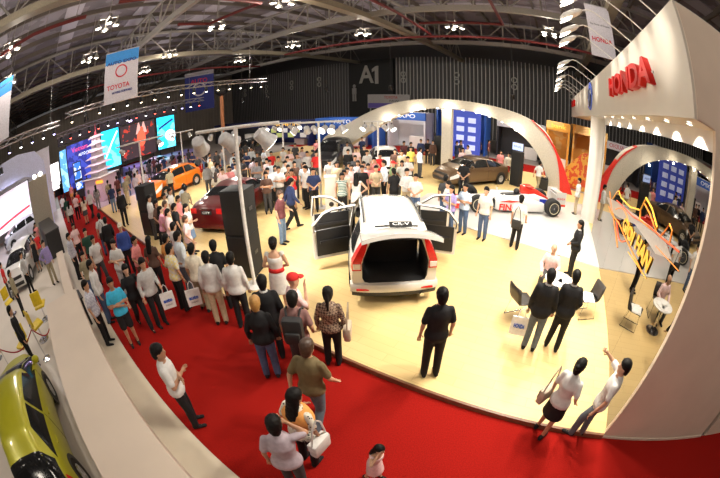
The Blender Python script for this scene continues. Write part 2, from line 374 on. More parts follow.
def person(x, y, z, deg, h, pose, fem, top, bottom, hair, label, group=None, belt=None, cap=None, shawl=None, shoes='black'):
    """top / bottom = (garment, colour); hair = (style, colour); deg = heading of the face"""
    _pn[0] += 1
    t = thing('person', label, 'person', (x, y, z), R(deg)+math.pi/2, group); t.scale = (h/1.71,)*3
    b = obj('body', body_mesh(pose, fem), t); setm(b, SKINS[_pn[0] % 3])
    NM = {'tee': 'tee_shirt', 'shirt': 'shirt', 'jacket': 'jacket', 'tank': 'tank_top', 'trousers': 'trousers', 'shorts': 'shorts', 'skirt': 'skirt', 'dress': 'dress', 'longdress': 'dress'}
    for g_ in (top, bottom):
        if g_:
            o = obj(NM[g_[0]], cloth_mesh(g_[0], pose, fem), t); setm(o, cloth(g_[1]))
    if top and top[0] == 'jacket': # pale collar under the jacket
        MB().loft([[pose_pts(pose)['up']((math.cos(a)*rx, .012+math.sin(a)*rx, zz)) for a in [math.tau*i/12 for i in range(12)]] for zz, rx in ((1.41, .074), (1.465, .064))]).build('collar', cloth('white'), t, True)
    for s_ in ('shoe_l', 'shoe_r'):
        o = obj('shoe', cloth_mesh(s_, pose, fem), t); setm(o, cloth(shoes))
    if hair:
        o = obj('hair', hair_mesh(hair[0], pose), t); setm(o, HAIRS[hair[1]])
    if cap: o = obj('cap', cap_mesh(pose), t); setm(o, cloth(cap))
    if belt:
        MB().loft([[(math.cos(a)*rx, math.sin(a)*ry, zz) for a in [math.tau*i/18 for i in range(18)]] for zz, rx, ry in ((1.01, .166, .132), (1.09, .158, .126))]).build('belt', cloth(belt), t, True)
    if shawl:
        MB().loft([[pose_pts(pose)['up']((math.cos(a)*rx, math.sin(a)*ry, zz)) for a in [math.tau*i/18 for i in range(18)]] for zz, rx, ry in ((1.16, .215, .16), (1.28, .225, .155), (1.38, .17, .125), (1.42, .10, .09))]).build('shawl', cloth(shawl), t, True)
    return t

def prebuild(rows):
    """the garment and body meshes, made once and shared by all people"""
    for r_ in rows:
        pose, fem, top, bottom, hair = r_[5:10]; body_mesh(pose, fem)
        for g_ in (top, bottom):
            if g_: cloth_mesh(g_[0], pose, fem)
        cloth_mesh('shoe_l', pose, fem); cloth_mesh('shoe_r', pose, fem)
        if hair: hair_mesh(hair[0], pose)
PEOPLE = [
 (-1.1, 3.67, 0.1, 122, 1.7, 'stand', 0, ('tee', 'black'), ('trousers', 'black'), ('short', 'black'), 'person in black tee shirt standing alone behind the white car on the stage edge', None, {}),
 (-2.67, 3.19, 0.0, 120, 1.58, 'stand', 1, ('shirt', 'plaid'), ('trousers', 'black'), ('pony', 'black'), 'person in brown patterned long sleeved shirt with a beige shoulder bag at the stage edge', None, {}),
 (-2.9, 2.67, 0.0, 122, 1.68, 'easy', 0, ('tee', 'mauve'), ('trousers', 'charcoal'), ('short', 'black'), 'person in mauve tee shirt wearing a black backpack beside the stage edge', None, {}),
 (-3.29, 3.06, 0.0, 67, 1.66, 'chin', 0, ('tee', 'palepink'), ('trousers', 'charcoal'), None, 'person in pale pink tee shirt hand at chin in a red cap', None, {'cap': 'red'}),
 (-3.61, 2.73, 0.0, 138, 1.68, 'easy', 0, ('jacket', 'black'), ('trousers', 'black'), ('short', 'black'), 'person in black jacket in front of the one with the red cap', None, {}),
 (-3.32, 2.31, 0.0, 135, 1.64, 'stand', 1, ('shirt', 'black'), ('trousers', 'jeans'), ('short', 'gold'), 'person in black long sleeved shirt with golden dyed hair on the red carpet', None, {}),
 (-2.06, 1.97, 0.0, 106, 1.68, 'walk', 0, ('tee', 'olive'), ('trousers', 'greyjeans'), ('short', 'brown'), 'person in olive tee shirt striding past on the red carpet', None, {}),
 (-1.73, 1.36, 0.0, 92, 1.6, 'carry', 1, ('tee', 'dots'), ('trousers', 'black'), ('long', 'black'), 'person in polka dotted tee shirt with an orange shawl beside the lilac tee shirt', None, {'shawl': 'orange'}),
 (-1.59, 0.92, 0.0, 135, 1.6, 'ear', 1, ('tee', 'lilac'), ('trousers', 'charcoal'), ('short', 'black'), 'person in lilac tee shirt hand at the ear on the red carpet', None, {}),
 (-0.89, 1.58, 0.0, -1, 1.02, 'ear', 1, None, ('dress', 'palepink'), ('long', 'black'), 'little child in the open on the red carpet', None, {}),
 (-3.49, 0.66, 0.0, 64, 1.68, 'crossed', 0, ('tee', 'white'), ('trousers', 'black'), ('short', 'black'), 'person in white tee shirt walking alone along the low partition', None, {}),
 (1.04, 3.2, 0.0, 57, 1.6, 'easy', 1, ('tee', 'white'), ('skirt', 'black'), ('bun', 'black'), 'person in white tee shirt carrying a beige bag before the end wall', None, {}),
 (1.74, 3.27, 0.0, -198, 1.7, 'step', 0, ('tee', 'white'), ('trousers', 'greyjeans'), ('short', 'black'), 'person in white tee shirt stepping up with one raised hand at the end wall', None, {}),
 (0.4, 5.05, 0.1, 90, 1.7, 'stand', 0, ('jacket', 'black'), ('trousers', 'greyjeans'), ('short', 'black'), 'person in black jacket holding a white carrier bag by the small table', None, {}),
 (0.89, 5.23, 0.1, 90, 1.7, 'easy', 0, ('jacket', 'black'), ('trousers', 'black'), ('short', 'black'), 'person in black jacket in a full dark suit by the small table', None, {}),
 (0.51, 7.51, 0.1, -99, 1.66, 'sit', 0, ('shirt', 'palepink'), ('trousers', 'charcoal'), None, 'person in pale pink long sleeved shirt seated at the small table facing the two suits', None, {}),
 (1.2, 8.57, 0.1, -173, 1.62, 'clasped', 1, ('jacket', 'black'), ('trousers', 'black'), ('long', 'black'), 'hostess by the mirror, black jacket', None, {}),
 (-0.67, 9.53, 0.1, 84, 1.68, 'easy', 0, ('tee', 'white'), ('trousers', 'black'), ('short', 'black'), 'person in white tee shirt with a black shoulder bag before the racing car', None, {}),
 (-1.8, 9.65, 0.1, -99, 1.7, 'stand', 0, ('tee', 'white'), ('trousers', 'jeans'), ('short', 'black'), 'person in white tee shirt looking left before the racing car nose', None, {}),
 (-2.51, 9.77, 0.1, -106, 1.66, 'crossed', 0, ('tee', 'lightblue'), ('trousers', 'jeans'), ('short', 'black'), 'person in light blue tee shirt arms folded with a bag strap across the chest', None, {}),
 (-2.87, 9.45, 0.1, -118, 1.6, 'crossed', 1, ('tee', 'purple'), ('trousers', 'jeans'), ('long', 'black'), 'person in purple tee shirt arms folded beside the white car', None, {}),
 (-3.13, 9.91, 0.1, -132, 1.6, 'crossed', 0, ('tee', 'white'), ('trousers', 'jeans'), ('short', 'black'), 'person in white tee shirt behind the open right doors of the white car', None, {}),
 (-3.38, 10.35, 0.1, 93, 1.68, 'stand', 0, ('tee', 'charcoal'), ('trousers', 'jeans'), ('short', 'black'), 'person in charcoal tee shirt back turned behind the open doors of the white car', None, {}),
 (-4.38, 10.12, 0.1, -77, 1.62, 'clasped', 0, ('tee', 'white'), ('trousers', 'jeans'), ('short', 'black'), 'person in white tee shirt in backpack straps behind the white car roof', None, {}),
 (-4.89, 10.49, 0.1, -45, 1.68, 'clasped', 0, ('shirt', 'white'), ('trousers', 'beige'), ('short', 'black'), 'person in white long sleeved shirt in beige trousers behind the white car roof', None, {}),
 (-5.3, 10.29, 0.1, -213, 1.66, 'easy', 0, ('tee', 'black'), ('trousers', 'black'), ('short', 'black'), 'person in black tee shirt by the thin pole behind the white car', None, {}),
 (-6.26, 11.31, 0.1, -131, 1.7, 'stand', 0, ('shirt', 'paleblue'), ('trousers', 'black'), ('short', 'black'), 'person in pale blue long sleeved shirt near the thin pole behind the white car', None, {}),
 (-6.12, 11.79, 0.1, -3, 1.6, 'stand', 1, ('tee', 'green'), ('trousers', 'jeans'), None, 'person in green tee shirt in a red cap near the thin pole', None, {'cap': 'red'}),
 (-5.92, 12.21, 0.1, -64, 1.6, 'clasped', 1, ('tee', 'white'), ('trousers', 'charcoal'), ('long', 'black'), 'person in white tee shirt behind the row near the thin pole', None, {}),
 (-3.69, 13.84, 0.1, 100, 1.7, 'behind', 0, ('tee', 'black'), ('trousers', 'black'), ('short', 'black'), 'person in black tee shirt hands behind back in front of the bronze sedan', None, {}),
 (-6.0, 8.96, 0.1, 119, 1.66, 'hip', 1, None, ('dress', 'white'), ('long', 'black'), 'model in a white dress behind the white car', None, {}),
 (-6.54, 8.91, 0.1, -44, 1.62, 'stand', 1, ('tank', 'stripes'), ('trousers', 'black'), ('long', 'black'), 'striped top beside the model in white, striped sleeveless top', None, {}),
 (-7.43, 11.25, 0.1, -72, 1.6, 'easy', 1, ('tee', 'palepink'), ('trousers', 'beige'), ('long', 'black'), 'in the crowd behind the model in white, pale pink tee shirt', None, {}),
 (-6.92, 9.75, 0.1, -45, 1.62, 'crossed', 1, ('tee', 'palepink'), ('trousers', 'black'), ('short', 'black'), 'person in pale pink tee shirt in the crowd beside the podium', None, {}),
 (-6.75, 9.33, 0.1, -59, 1.62, 'clasped', 1, ('shirt', 'cream'), ('trousers', 'beige'), ('short', 'black'), 'person in cream long sleeved shirt holding papers beside the white podium', None, {}),
 (-7.86, 8.97, 0.1, -49, 1.68, 'clasped', 0, ('tee', 'navy'), ('trousers', 'black'), ('short', 'black'), 'person in navy tee shirt behind the white podium', None, {}),
 (-8.36, 9.1, 0.1, -107, 1.7, 'stand', 0, ('tee', 'white'), ('trousers', 'black'), ('short', 'black'), 'person in white tee shirt left of the pole in front of the crowd', None, {}),
 (-8.73, 8.72, 0.1, -65, 1.62, 'photo', 1, ('tee', 'red'), ('shorts', 'white'), ('short', 'black'), 'person in red tee shirt in a red polo among the crowd', None, {}),
 (-7.37, 7.24, 0.1, 66, 1.72, 'walk', 0, ('shirt', 'navy'), ('trousers', 'black'), ('short', 'black'), 'person in navy long sleeved shirt striding across the open stage floor', None, {}),
 (-6.83, 6.26, 0.1, 17, 1.64, 'carry', 0, ('tee', 'maroon'), ('trousers', 'denim'), ('short', 'brown'), 'boy with a phone on the open stage floor, maroon tee shirt', None, {}),
 (-9.48, 8.74, 0.1, -43, 1.68, 'crossed', 0, ('tee', 'white'), ('trousers', 'charcoal'), ('short', 'black'), 'person in white tee shirt front row behind the striding staff member', None, {}),
 (-9.67, 8.32, 0.1, -41, 1.7, 'stand', 0, ('shirt', 'paleblue'), ('trousers', 'black'), ('short', 'black'), 'person in pale blue long sleeved shirt front row hands down behind the dark red sedan', None, {}),
 (-4.38, 3.73, 0.1, 130, 1.68, 'clasped', 1, None, ('dress', 'white'), ('bun', 'black'), 'model in a white dress with a red belt at the stage edge', None, {'belt': 'red'}),
 (-8.01, 5.96, 0.1, -7, 1.66, 'hip', 1, None, ('dress', 'palepink'), ('long', 'black'), 'model leaning by the dark red sedan', None, {}),
 (-5.27, 2.69, 0.0, 138, 1.68, 'stand', 0, ('shirt', 'white'), ('trousers', 'beige'), ('short', 'black'), 'person in white long sleeved shirt and beige trousers by the tall speaker', None, {}),
 (-5.64, 3.12, 0.0, 141, 1.66, 'stand', 0, ('tee', 'black'), ('trousers', 'black'), ('short', 'black'), 'person in black tee shirt between two white shirts by the tall speaker', None, {}),
 (-4.78, 2.96, 0.0, 133, 1.68, 'stand', 0, ('shirt', 'white'), ('trousers', 'black'), ('short', 'black'), 'person in white long sleeved shirt and black trousers by the tall speaker', None, {}),
 (-5.98, 2.73, 0.0, 125, 1.64, 'easy', 0, ('tee', 'cream'), ('trousers', 'khaki'), ('short', 'black'), 'person in cream tee shirt looking over the stage edge', None, {}),
 (-6.88, 2.85, 0.0, 87, 1.7, 'stand', 0, ('shirt', 'paleblue'), ('trousers', 'greyjeans'), ('short', 'black'), 'person in pale blue long sleeved shirt tall one watching the dark red sedan', None, {}),
 (-7.94, 3.23, 0.0, 98, 1.6, 'stand', 0, ('tee', 'white'), ('trousers', 'jeans'), ('short', 'black'), 'person in white tee shirt behind the tall watcher', None, {}),
 (-6.45, 2.38, 0.0, 100, 1.66, 'carry', 0, ('tee', 'yellowplaid'), ('trousers', 'black'), ('short', 'black'), 'person in yellow plaid tee shirt carrying a printed tote bag', None, {}),
 (-7.67, 2.32, 0.0, 133, 1.6, 'stand', 1, ('tee', 'brown'), ('trousers', 'black'), ('long', 'black'), 'person in brown tee shirt with long hair on the red carpet', None, {}),
 (-7.31, 2.67, 0.0, 110, 1.6, 'easy', 1, ('tee', 'orange'), ('trousers', 'khaki'), ('short', 'black'), 'person in orange tee shirt on the carpet beside the long haired visitor', None, {}),
 (-6.36, 1.63, 0.0, 6, 1.68, 'carry', 0, ('shirt', 'lightgrey'), ('trousers', 'black'), ('short', 'black'), 'person in light grey long sleeved shirt walking toward the balcony with white papers', None, {}),
 (-6.62, 1.25, 0.0, -1, 1.62, 'walk', 1, ('tee', 'black'), ('trousers', 'black'), ('long', 'black'), 'person in black tee shirt walking beside the one with white papers', None, {}),
 (-8.23, 2.04, 0.0, 46, 1.58, 'easy', 0, ('tee', 'salmon'), ('trousers', 'brown'), ('short', 'black'), 'person in salmon tee shirt half hidden on the carpet by the navy shirt', None, {}),
 (-9.71, 2.07, 0.0, -22, 1.66, 'stand', 0, ('shirt', 'royal'), ('trousers', 'black'), None, 'person in dark blue long sleeved shirt in a pale cap at the stage edge', None, {'cap': 'cream'}),
 (-8.46, 1.47, 0.0, -45, 1.66, 'crossed', 0, ('tee', 'white'), ('trousers', 'lightgrey'), ('short', 'black'), 'person in white tee shirt holding a catalogue on the red carpet', None, {}),
 (-6.26, 0.75, 0.0, -7, 1.64, 'crossed', 0, ('tee', 'turquoise'), ('shorts', 'black'), ('short', 'black'), 'person in turquoise tee shirt arms folded on the red carpet', None, {}),
 (-9.77, 1.01, 0.0, 14, 1.66, 'walk', 0, ('tee', 'white'), ('trousers', 'charcoal'), ('short', 'black'), 'person in white tee shirt walking on the carpet beside the partition end', None, {}),
 (-11.02, 0.93, 0.0, -5, 1.66, 'stand', 0, ('tee', 'darkgreen'), ('trousers', 'black'), ('short', 'black'), 'person in dark green tee shirt on the carpet behind the partition end', None, {}),
 (-12.99, 0.6, 0.0, 17, 1.6, 'easy', 1, ('tee', 'palepink'), ('trousers', 'black'), ('short', 'black'), 'person in pale pink tee shirt near the black flight case', None, {}),
 (-11.47, 0.22, 0.0, 59, 1.66, 'stand', 0, ('shirt', 'check'), ('trousers', 'black'), ('short', 'black'), 'person in finely checked long sleeved shirt with a back strap at the partition end', None, {}),
 (-8.98, 0.47, 0.0, -3, 1.58, 'easy', 0, ('tee', 'khaki'), ('trousers', 'jeans'), ('short', 'black'), 'person in khaki tee shirt by the low black box', None, {}),
 (-7.68, 0.52, 0.0, 66, 1.68, 'stand', 0, ('shirt', 'white'), ('trousers', 'jeans'), ('short', 'black'), 'person in white long sleeved shirt tall one beside the partition end', None, {}),
 (-6.81, 0.17, 0.0, 59, 1.62, 'stand', 0, ('tee', 'check'), ('trousers', 'black'), ('short', 'black'), 'person in finely checked tee shirt close against the low partition', None, {}),
 (-12.46, 1.83, 0.0, 172, 1.64, 'stand', 0, ('tee', 'white'), ('trousers', 'jeans'), ('short', 'black'), 'person in white tee shirt with a black shoulder bag in the aisle', None, {}),
 (-11.3, 1.86, 0.0, 171, 1.66, 'easy', 0, ('jacket', 'black'), ('trousers', 'black'), ('short', 'black'), 'person in black jacket in a black jacket in the aisle', None, {}),
 (-14.89, 3.52, 0.1, 2, 1.72, 'stand', 0, ('jacket', 'black'), ('trousers', 'black'), ('short', 'black'), 'person in black jacket in an open suit at the stage corner', None, {}),
 (-18.92, 4.93, 0.1, 135, 1.66, 'easy', 0, ('tee', 'khaki'), ('trousers', 'beige'), None, 'person in khaki tee shirt in a red cap at the stage corner', None, {'cap': 'red'}),
 (-18.42, 3.82, 0.1, 163, 1.62, 'stand', 0, ('tee', 'navy'), ('trousers', 'denim'), ('short', 'black'), 'person in navy tee shirt back turned at the stage corner', None, {}),
 (-21.62, 4.31, 0.0, 164, 1.62, 'stand', 1, ('shirt', 'khaki'), ('trousers', 'black'), ('short', 'black'), 'person in khaki long sleeved shirt back turned by the pagoda stand', None, {}),
 (-21.66, 5.04, 0.0, 167, 1.66, 'stand', 0, ('tee', 'maroon'), ('trousers', 'black'), ('short', 'black'), 'person in maroon tee shirt in maroon by the pagoda stand', None, {}),
 (-19.88, 2.51, 0.0, 143, 1.68, 'walk', 0, ('shirt', 'white'), ('trousers', 'black'), ('short', 'grey'), 'person in white long sleeved shirt walking away up the aisle', None, {}),
 (-21.43, 3.3, 0.0, 171, 1.62, 'stand', 1, ('shirt', 'grey'), ('trousers', 'grey'), ('long', 'black'), 'person in grey long sleeved shirt in grey by the pink podium', None, {}),
 (-21.32, 1.58, 0.0, 171, 1.62, 'easy', 1, ('tee', 'palepink'), ('trousers', 'black'), ('short', 'black'), 'person in pale pink tee shirt with a white paper bag in the aisle', None, {}),
 (-19.53, 0.93, 0.0, 157, 1.6, 'stand', 1, ('shirt', 'white'), ('trousers', 'black'), ('long', 'black'), 'person in white long sleeved shirt holding a white folder in the aisle', None, {}),
 (-19.04, 1.93, 0.0, -156, 1.6, 'stand', 1, ('tee', 'cream'), ('skirt', 'charcoal'), ('long', 'black'), 'person in cream tee shirt in a short skirt in the aisle', None, {}),
 (-22.62, 1.88, 0.0, -5, 1.6, 'stand', 1, ('tee', 'red'), ('trousers', 'black'), ('short', 'black'), 'person in red tee shirt in red far up the aisle', None, {}),
 (-41.27, 0.46, 0.0, -1, 1.6, 'stand', 1, ('tee', 'orange'), ('skirt', 'orange'), ('long', 'black'), 'hostess in orange before the white doorway, orange tee shirt', None, {}),
 (-29.66, 1.94, 0.0, -4, 1.6, 'stand', 1, ('tee', 'salmon'), ('skirt', 'orange'), ('long', 'black'), 'hostess in salmon before the white doorway, salmon tee shirt', None, {}),
 (-24.06, 0.62, 0.0, 169, 1.62, 'stand', 0, ('tee', 'white'), ('trousers', 'charcoal'), ('short', 'black'), 'person in white tee shirt in white far up the aisle', None, {}),
 (-21.68, 0.85, 0.0, 168, 1.64, 'stand', 0, ('shirt', 'darkgreen'), ('trousers', 'khaki'), ('short', 'black'), 'person in dark green long sleeved shirt in green far up the aisle', None, {}),
 (-38.71, 1.17, 0.0, 18, 1.62, 'stand', 0, ('tee', 'charcoal'), ('trousers', 'black'), ('short', 'black'), 'person in charcoal tee shirt beside the white doorway', None, {}),
 (-33.07, -0.13, 0.0, 0, 1.6, 'stand', 1, ('tee', 'orange'), ('skirt', 'orange'), ('long', 'black'), 'hostess in orange by the beige column, orange tee shirt', None, {}),
 (-31.6, 4.03, 0.0, 173, 1.64, 'stand', 0, ('tee', 'black'), ('trousers', 'black'), ('short', 'black'), 'person in black tee shirt in black at the blue panel', None, {}),
 (-11.47, 3.85, 0.1, 61, 1.68, 'crossed', 0, ('shirt', 'white'), ('trousers', 'charcoal'), ('short', 'black'), 'person in white long sleeved shirt arms folded beside the black speaker stack', None, {}),
 (-9.74, 3.59, 0.1, 80, 1.58, 'stand', 1, ('tee', 'pink'), ('trousers', 'charcoal'), ('long', 'black'), 'person in pink tee shirt in bright pink behind the speaker stack', None, {}),
 (-10.2, 3.99, 0.1, 69, 1.58, 'stand', 1, ('tee', 'salmon'), ('trousers', 'black'), ('short', 'brown'), 'person in salmon tee shirt in salmon behind the speaker stack', None, {}),
 (-9.38, 3.98, 0.1, 77, 1.6, 'stand', 0, ('tee', 'black'), ('trousers', 'black'), ('short', 'black'), 'person in black tee shirt in black among the pink shirts', None, {}),
 (-9.11, 3.58, 0.1, 69, 1.58, 'easy', 1, ('tee', 'palepink'), ('trousers', 'jeans'), ('short', 'black'), 'person in pale pink tee shirt in pale pink among the visitors at the red sedan', None, {}),
 (-10.27, 4.54, 0.1, 56, 1.58, 'easy', 1, ('tee', 'salmon'), ('trousers', 'beige'), ('short', 'black'), 'person in salmon tee shirt looking at the dark red sedan', None, {}),
 (-8.07, 3.68, 0.1, 65, 1.52, 'easy', 1, ('tee', 'palepink'), ('trousers', 'jeans'), ('short', 'brown'), 'person in pale pink tee shirt short one close behind the red sedan', None, {}),
 (-8.85, 4.15, 0.1, 35, 1.6, 'crossed', 1, ('tee', 'white'), ('skirt', 'denim'), ('short', 'black'), 'person in white tee shirt in a denim skirt by the tail of the red sedan', None, {}),
 (-11.59, 4.84, 0.1, 47, 1.64, 'stand', 0, ('tee', 'white'), ('trousers', 'jeans'), ('short', 'black'), 'person in white tee shirt in white beside the orange car', None, {}),
 (-11.74, 5.34, 0.1, 96, 1.64, 'lean', 0, ('shirt', 'paleblue'), ('trousers', 'jeans'), ('short', 'black'), 'person in pale blue long sleeved shirt bending over the orange car', None, {}),
 (-11.27, 5.28, 0.1, 125, 1.62, 'lean', 0, ('tee', 'khaki'), ('trousers', 'black'), ('short', 'black'), 'person in khaki tee shirt bending between the orange and the red car', None, {}),
 (-11.28, 4.43, 0.1, 39, 1.6, 'stand', 0, ('tee', 'cream'), ('trousers', 'black'), ('short', 'black'), 'person in cream tee shirt at the bonnet of the orange car', None, {}),
 (-10.68, 3.81, 0.1, 40, 1.6, 'easy', 1, ('tee', 'brown'), ('trousers', 'black'), ('short', 'black'), 'person in brown tee shirt half hidden behind the arms folded visitor', None, {}),
 (-14.57, 8.4, 0.1, 140, 1.68, 'stand', 0, ('shirt', 'grey'), ('trousers', 'charcoal'), ('short', 'black'), 'person in grey long sleeved shirt with a bag far behind the dark red sedan', None, {}),
 (-14.03, 8.66, 0.1, 68, 1.62, 'easy', 1, ('tee', 'charcoal'), ('trousers', 'black'), ('short', 'black'), 'person in charcoal tee shirt turned sideways far behind the dark red sedan', None, {}),
 (-12.06, 7.36, 0.1, 139, 1.6, 'stand', 1, ('tee', 'cream'), ('trousers', 'brown'), ('long', 'brown'), 'person in cream tee shirt back turned at the nose of the dark red sedan', None, {}),
 (-12.19, 7.82, 0.1, -33, 1.64, 'stand', 0, ('tee', 'palepink'), ('trousers', 'charcoal'), ('short', 'black'), 'person in pale pink tee shirt in the crowd behind the dark red sedan', 'look-alike visitors pale pink tee shirt in the crowd behind the dark red sedan', {}),
 (-12.35, 8.31, 0.1, -34, 1.64, 'clasped', 1, ('tee', 'salmon'), ('trousers', 'charcoal'), ('long', 'black'), 'person in salmon tee shirt in the crowd behind the dark red sedan', None, {}),
 (-12.8, 8.16, 0.1, -33, 1.64, 'photo', 1, ('tee', 'palepink'), ('trousers', 'charcoal'), ('short', 'black'), 'person in pale pink tee shirt in the crowd behind the dark red sedan', 'look-alike visitors pale pink tee shirt in the crowd behind the dark red sedan', {}),
 (-12.54, 8.81, 0.1, -35, 1.64, 'stand', 0, ('shirt', 'white'), ('trousers', 'charcoal'), ('short', 'black'), 'person in white long sleeved shirt in the crowd behind the dark red sedan', None, {}),
 (-11.9, 9.6, 0.1, -39, 1.64, 'crossed', 0, ('tee', 'grey'), ('trousers', 'charcoal'), ('short', 'black'), 'person in grey tee shirt in the crowd behind the dark red sedan', None, {}),
 (-9.38, 7.97, 0.1, -40, 1.64, 'crossed', 1, ('tee', 'brown'), ('trousers', 'charcoal'), ('long', 'black'), 'person in brown tee shirt in the crowd behind the dark red sedan', None, {}),
 (-11.27, 9.88, 0.1, -41, 1.64, 'stand', 0, ('tee', 'paleblue'), ('trousers', 'charcoal'), ('short', 'black'), 'person in pale blue tee shirt in the crowd behind the dark red sedan', None, {}),
 (-9.94, 8.99, 0.1, -42, 1.64, 'clasped', 1, ('tee', 'white'), ('trousers', 'charcoal'), ('long', 'black'), 'person in white tee shirt in the crowd behind the dark red sedan', None, {}),
 (-8.79, 6.33, 0.1, -36, 1.64, 'stand', 1, ('tee', 'cream'), ('trousers', 'charcoal'), ('short', 'black'), 'person in cream tee shirt in the crowd behind the dark red sedan', None, {}),
 (-10.26, 9.89, 0.1, -34, 1.64, 'stand', 0, ('tee', 'white'), ('trousers', 'charcoal'), ('short', 'black'), 'person in white tee shirt in the second row behind the open stage floor', None, {}),
 (-9.42, 9.23, 0.1, -34, 1.64, 'photo', 0, ('tee', 'black'), ('trousers', 'charcoal'), ('short', 'black'), 'person in black tee shirt in the second row behind the open stage floor', None, {}),
 (-9.74, 9.92, 0.1, -36, 1.64, 'stand', 0, ('tee', 'brown'), ('trousers', 'charcoal'), ('short', 'black'), 'person in brown tee shirt in the second row behind the open stage floor', None, {}),
 (-9.12, 9.87, 0.1, -37, 1.64, 'stand', 0, ('tee', 'paleblue'), ('trousers', 'charcoal'), ('short', 'black'), 'person in pale blue tee shirt in the second row behind the open stage floor', None, {}),
 (-13.4, 11.89, 0.1, -32, 1.64, 'stand', 0, ('tee', 'red'), ('trousers', 'charcoal'), ('short', 'black'), 'person in red tee shirt in the second row behind the open stage floor', 'look-alike visitors red tee shirt in the second row behind the open stage floor', {}),
 (-11.6, 10.73, 0.1, -33, 1.64, 'stand', 1, ('tee', 'khaki'), ('trousers', 'charcoal'), ('short', 'black'), 'person in khaki tee shirt in the second row behind the open stage floor', None, {}),
 (-11.08, 10.83, 0.1, -34, 1.64, 'easy', 0, ('tee', 'lightgrey'), ('trousers', 'charcoal'), ('short', 'black'), 'person in light grey tee shirt in the second row behind the open stage floor', 'look-alike visitors light grey tee shirt in the second row behind the open stage floor', {}),
 (-11.21, 11.64, 0.1, -36, 1.64, 'stand', 0, ('tee', 'grey'), ('trousers', 'charcoal'), ('short', 'black'), 'person in grey tee shirt in the second row behind the open stage floor', None, {}),
 (-11.12, 12.28, 0.1, -38, 1.64, 'stand', 0, ('tee', 'lightgrey'), ('trousers', 'charcoal'), ('short', 'black'), 'person in light grey tee shirt in the second row behind the open stage floor', 'look-alike visitors light grey tee shirt in the second row behind the open stage floor', {}),
 (-10.63, 12.4, 0.1, -39, 1.64, 'stand', 0, ('tee', 'red'), ('trousers', 'charcoal'), ('short', 'black'), 'person in red tee shirt in the second row behind the open stage floor', 'look-alike visitors red tee shirt in the second row behind the open stage floor', {}),
 (-12.48, 13.38, 0.1, -37, 1.64, 'stand', 1, ('tee', 'lilac'), ('trousers', 'charcoal'), ('long', 'black'), 'person in lilac tee shirt in the second row behind the open stage floor', None, {}),
 (-14.32, 14.73, 0.1, -36, 1.64, 'stand', 0, ('tee', 'charcoal'), ('trousers', 'charcoal'), ('short', 'black'), 'person in charcoal tee shirt in the second row behind the open stage floor', None, {}),
 (-8.86, 11.17, 0.1, -47, 1.64, 'lean', 0, ('tee', 'lightgrey'), ('trousers', 'charcoal'), ('short', 'black'), 'person in light grey tee shirt in the dense crowd under the arch', 'look-alike visitors light grey tee shirt in the dense crowd under the arch', {}),
 (-7.94, 10.51, 0.1, -48, 1.64, 'stand', 0, ('tee', 'beige'), ('trousers', 'charcoal'), ('short', 'black'), 'person in beige tee shirt in the dense crowd under the arch', 'look-alike visitors beige tee shirt in the dense crowd under the arch', {}),
 (-7.38, 10.55, 0.1, -50, 1.64, 'stand', 0, ('tee', 'grey'), ('trousers', 'charcoal'), ('short', 'black'), 'person in grey tee shirt in the dense crowd under the arch', 'look-alike visitors grey tee shirt in the dense crowd under the arch', {}),
 (-7.06, 10.22, 0.1, -50, 1.64, 'stand', 1, ('tee', 'palepink'), ('trousers', 'charcoal'), ('short', 'black'), 'person in pale pink tee shirt in the dense crowd under the arch', 'look-alike visitors pale pink tee shirt in the dense crowd under the arch', {}),
 (-6.59, 10.24, 0.1, -52, 1.64, 'stand', 0, ('tee', 'black'), ('trousers', 'charcoal'), ('short', 'black'), 'person in black tee shirt in the dense crowd under the arch', 'look-alike visitors black tee shirt in the dense crowd under the arch', {}),
 (-6.61, 10.7, 0.1, -53, 1.64, 'stand', 0, ('tee', 'salmon'), ('trousers', 'charcoal'), ('short', 'black'), 'person in salmon tee shirt in the dense crowd under the arch', 'look-alike visitors salmon tee shirt in the dense crowd under the arch', {}),
 (-6.15, 10.5, 0.1, -55, 1.64, 'clasped', 1, ('tee', 'beige'), ('trousers', 'charcoal'), ('short', 'black'), 'person in beige tee shirt in the dense crowd under the arch', 'look-alike visitors beige tee shirt in the dense crowd under the arch', {}),
 (-6.98, 10.96, 0.1, -53, 1.64, 'stand', 0, ('tee', 'grey'), ('trousers', 'charcoal'), ('short', 'black'), 'person in grey tee shirt in the dense crowd under the arch', 'look-alike visitors grey tee shirt in the dense crowd under the arch', {}),
 (-11.26, 15.93, 0.1, -50, 1.64, 'stand', 0, ('shirt', 'white'), ('trousers', 'charcoal'), ('short', 'black'), 'person in white long sleeved shirt in the dense crowd under the arch', None, {}),
 (-9.49, 13.49, 0.1, -50, 1.64, 'stand', 0, ('jacket', 'black'), ('trousers', 'charcoal'), ('short', 'black'), 'person in black jacket in the dense crowd under the arch', None, {}),
 (-9.53, 14.27, 0.1, -51, 1.64, 'stand', 1, ('tee', 'palepink'), ('trousers', 'charcoal'), ('short', 'black'), 'person in pale pink tee shirt in the dense crowd under the arch', 'look-alike visitors pale pink tee shirt in the dense crowd under the arch', {}),
 (-11.93, 18.59, 0.1, -52, 1.64, 'stand', 0, ('tee', 'navy'), ('trousers', 'charcoal'), ('short', 'black'), 'person in navy tee shirt in the dense crowd under the arch', None, {}),
 (-8.47, 13.62, 0.1, -53, 1.64, 'stand', 0, ('tee', 'lightgrey'), ('trousers', 'charcoal'), ('short', 'black'), 'person in light grey tee shirt in the dense crowd under the arch', 'look-alike visitors light grey tee shirt in the dense crowd under the arch', {}),
 (-8.12, 12.07, 0.1, -51, 1.64, 'stand', 0, ('tee', 'charcoal'), ('trousers', 'charcoal'), ('short', 'black'), 'person in charcoal tee shirt in the dense crowd under the arch', None, {}),
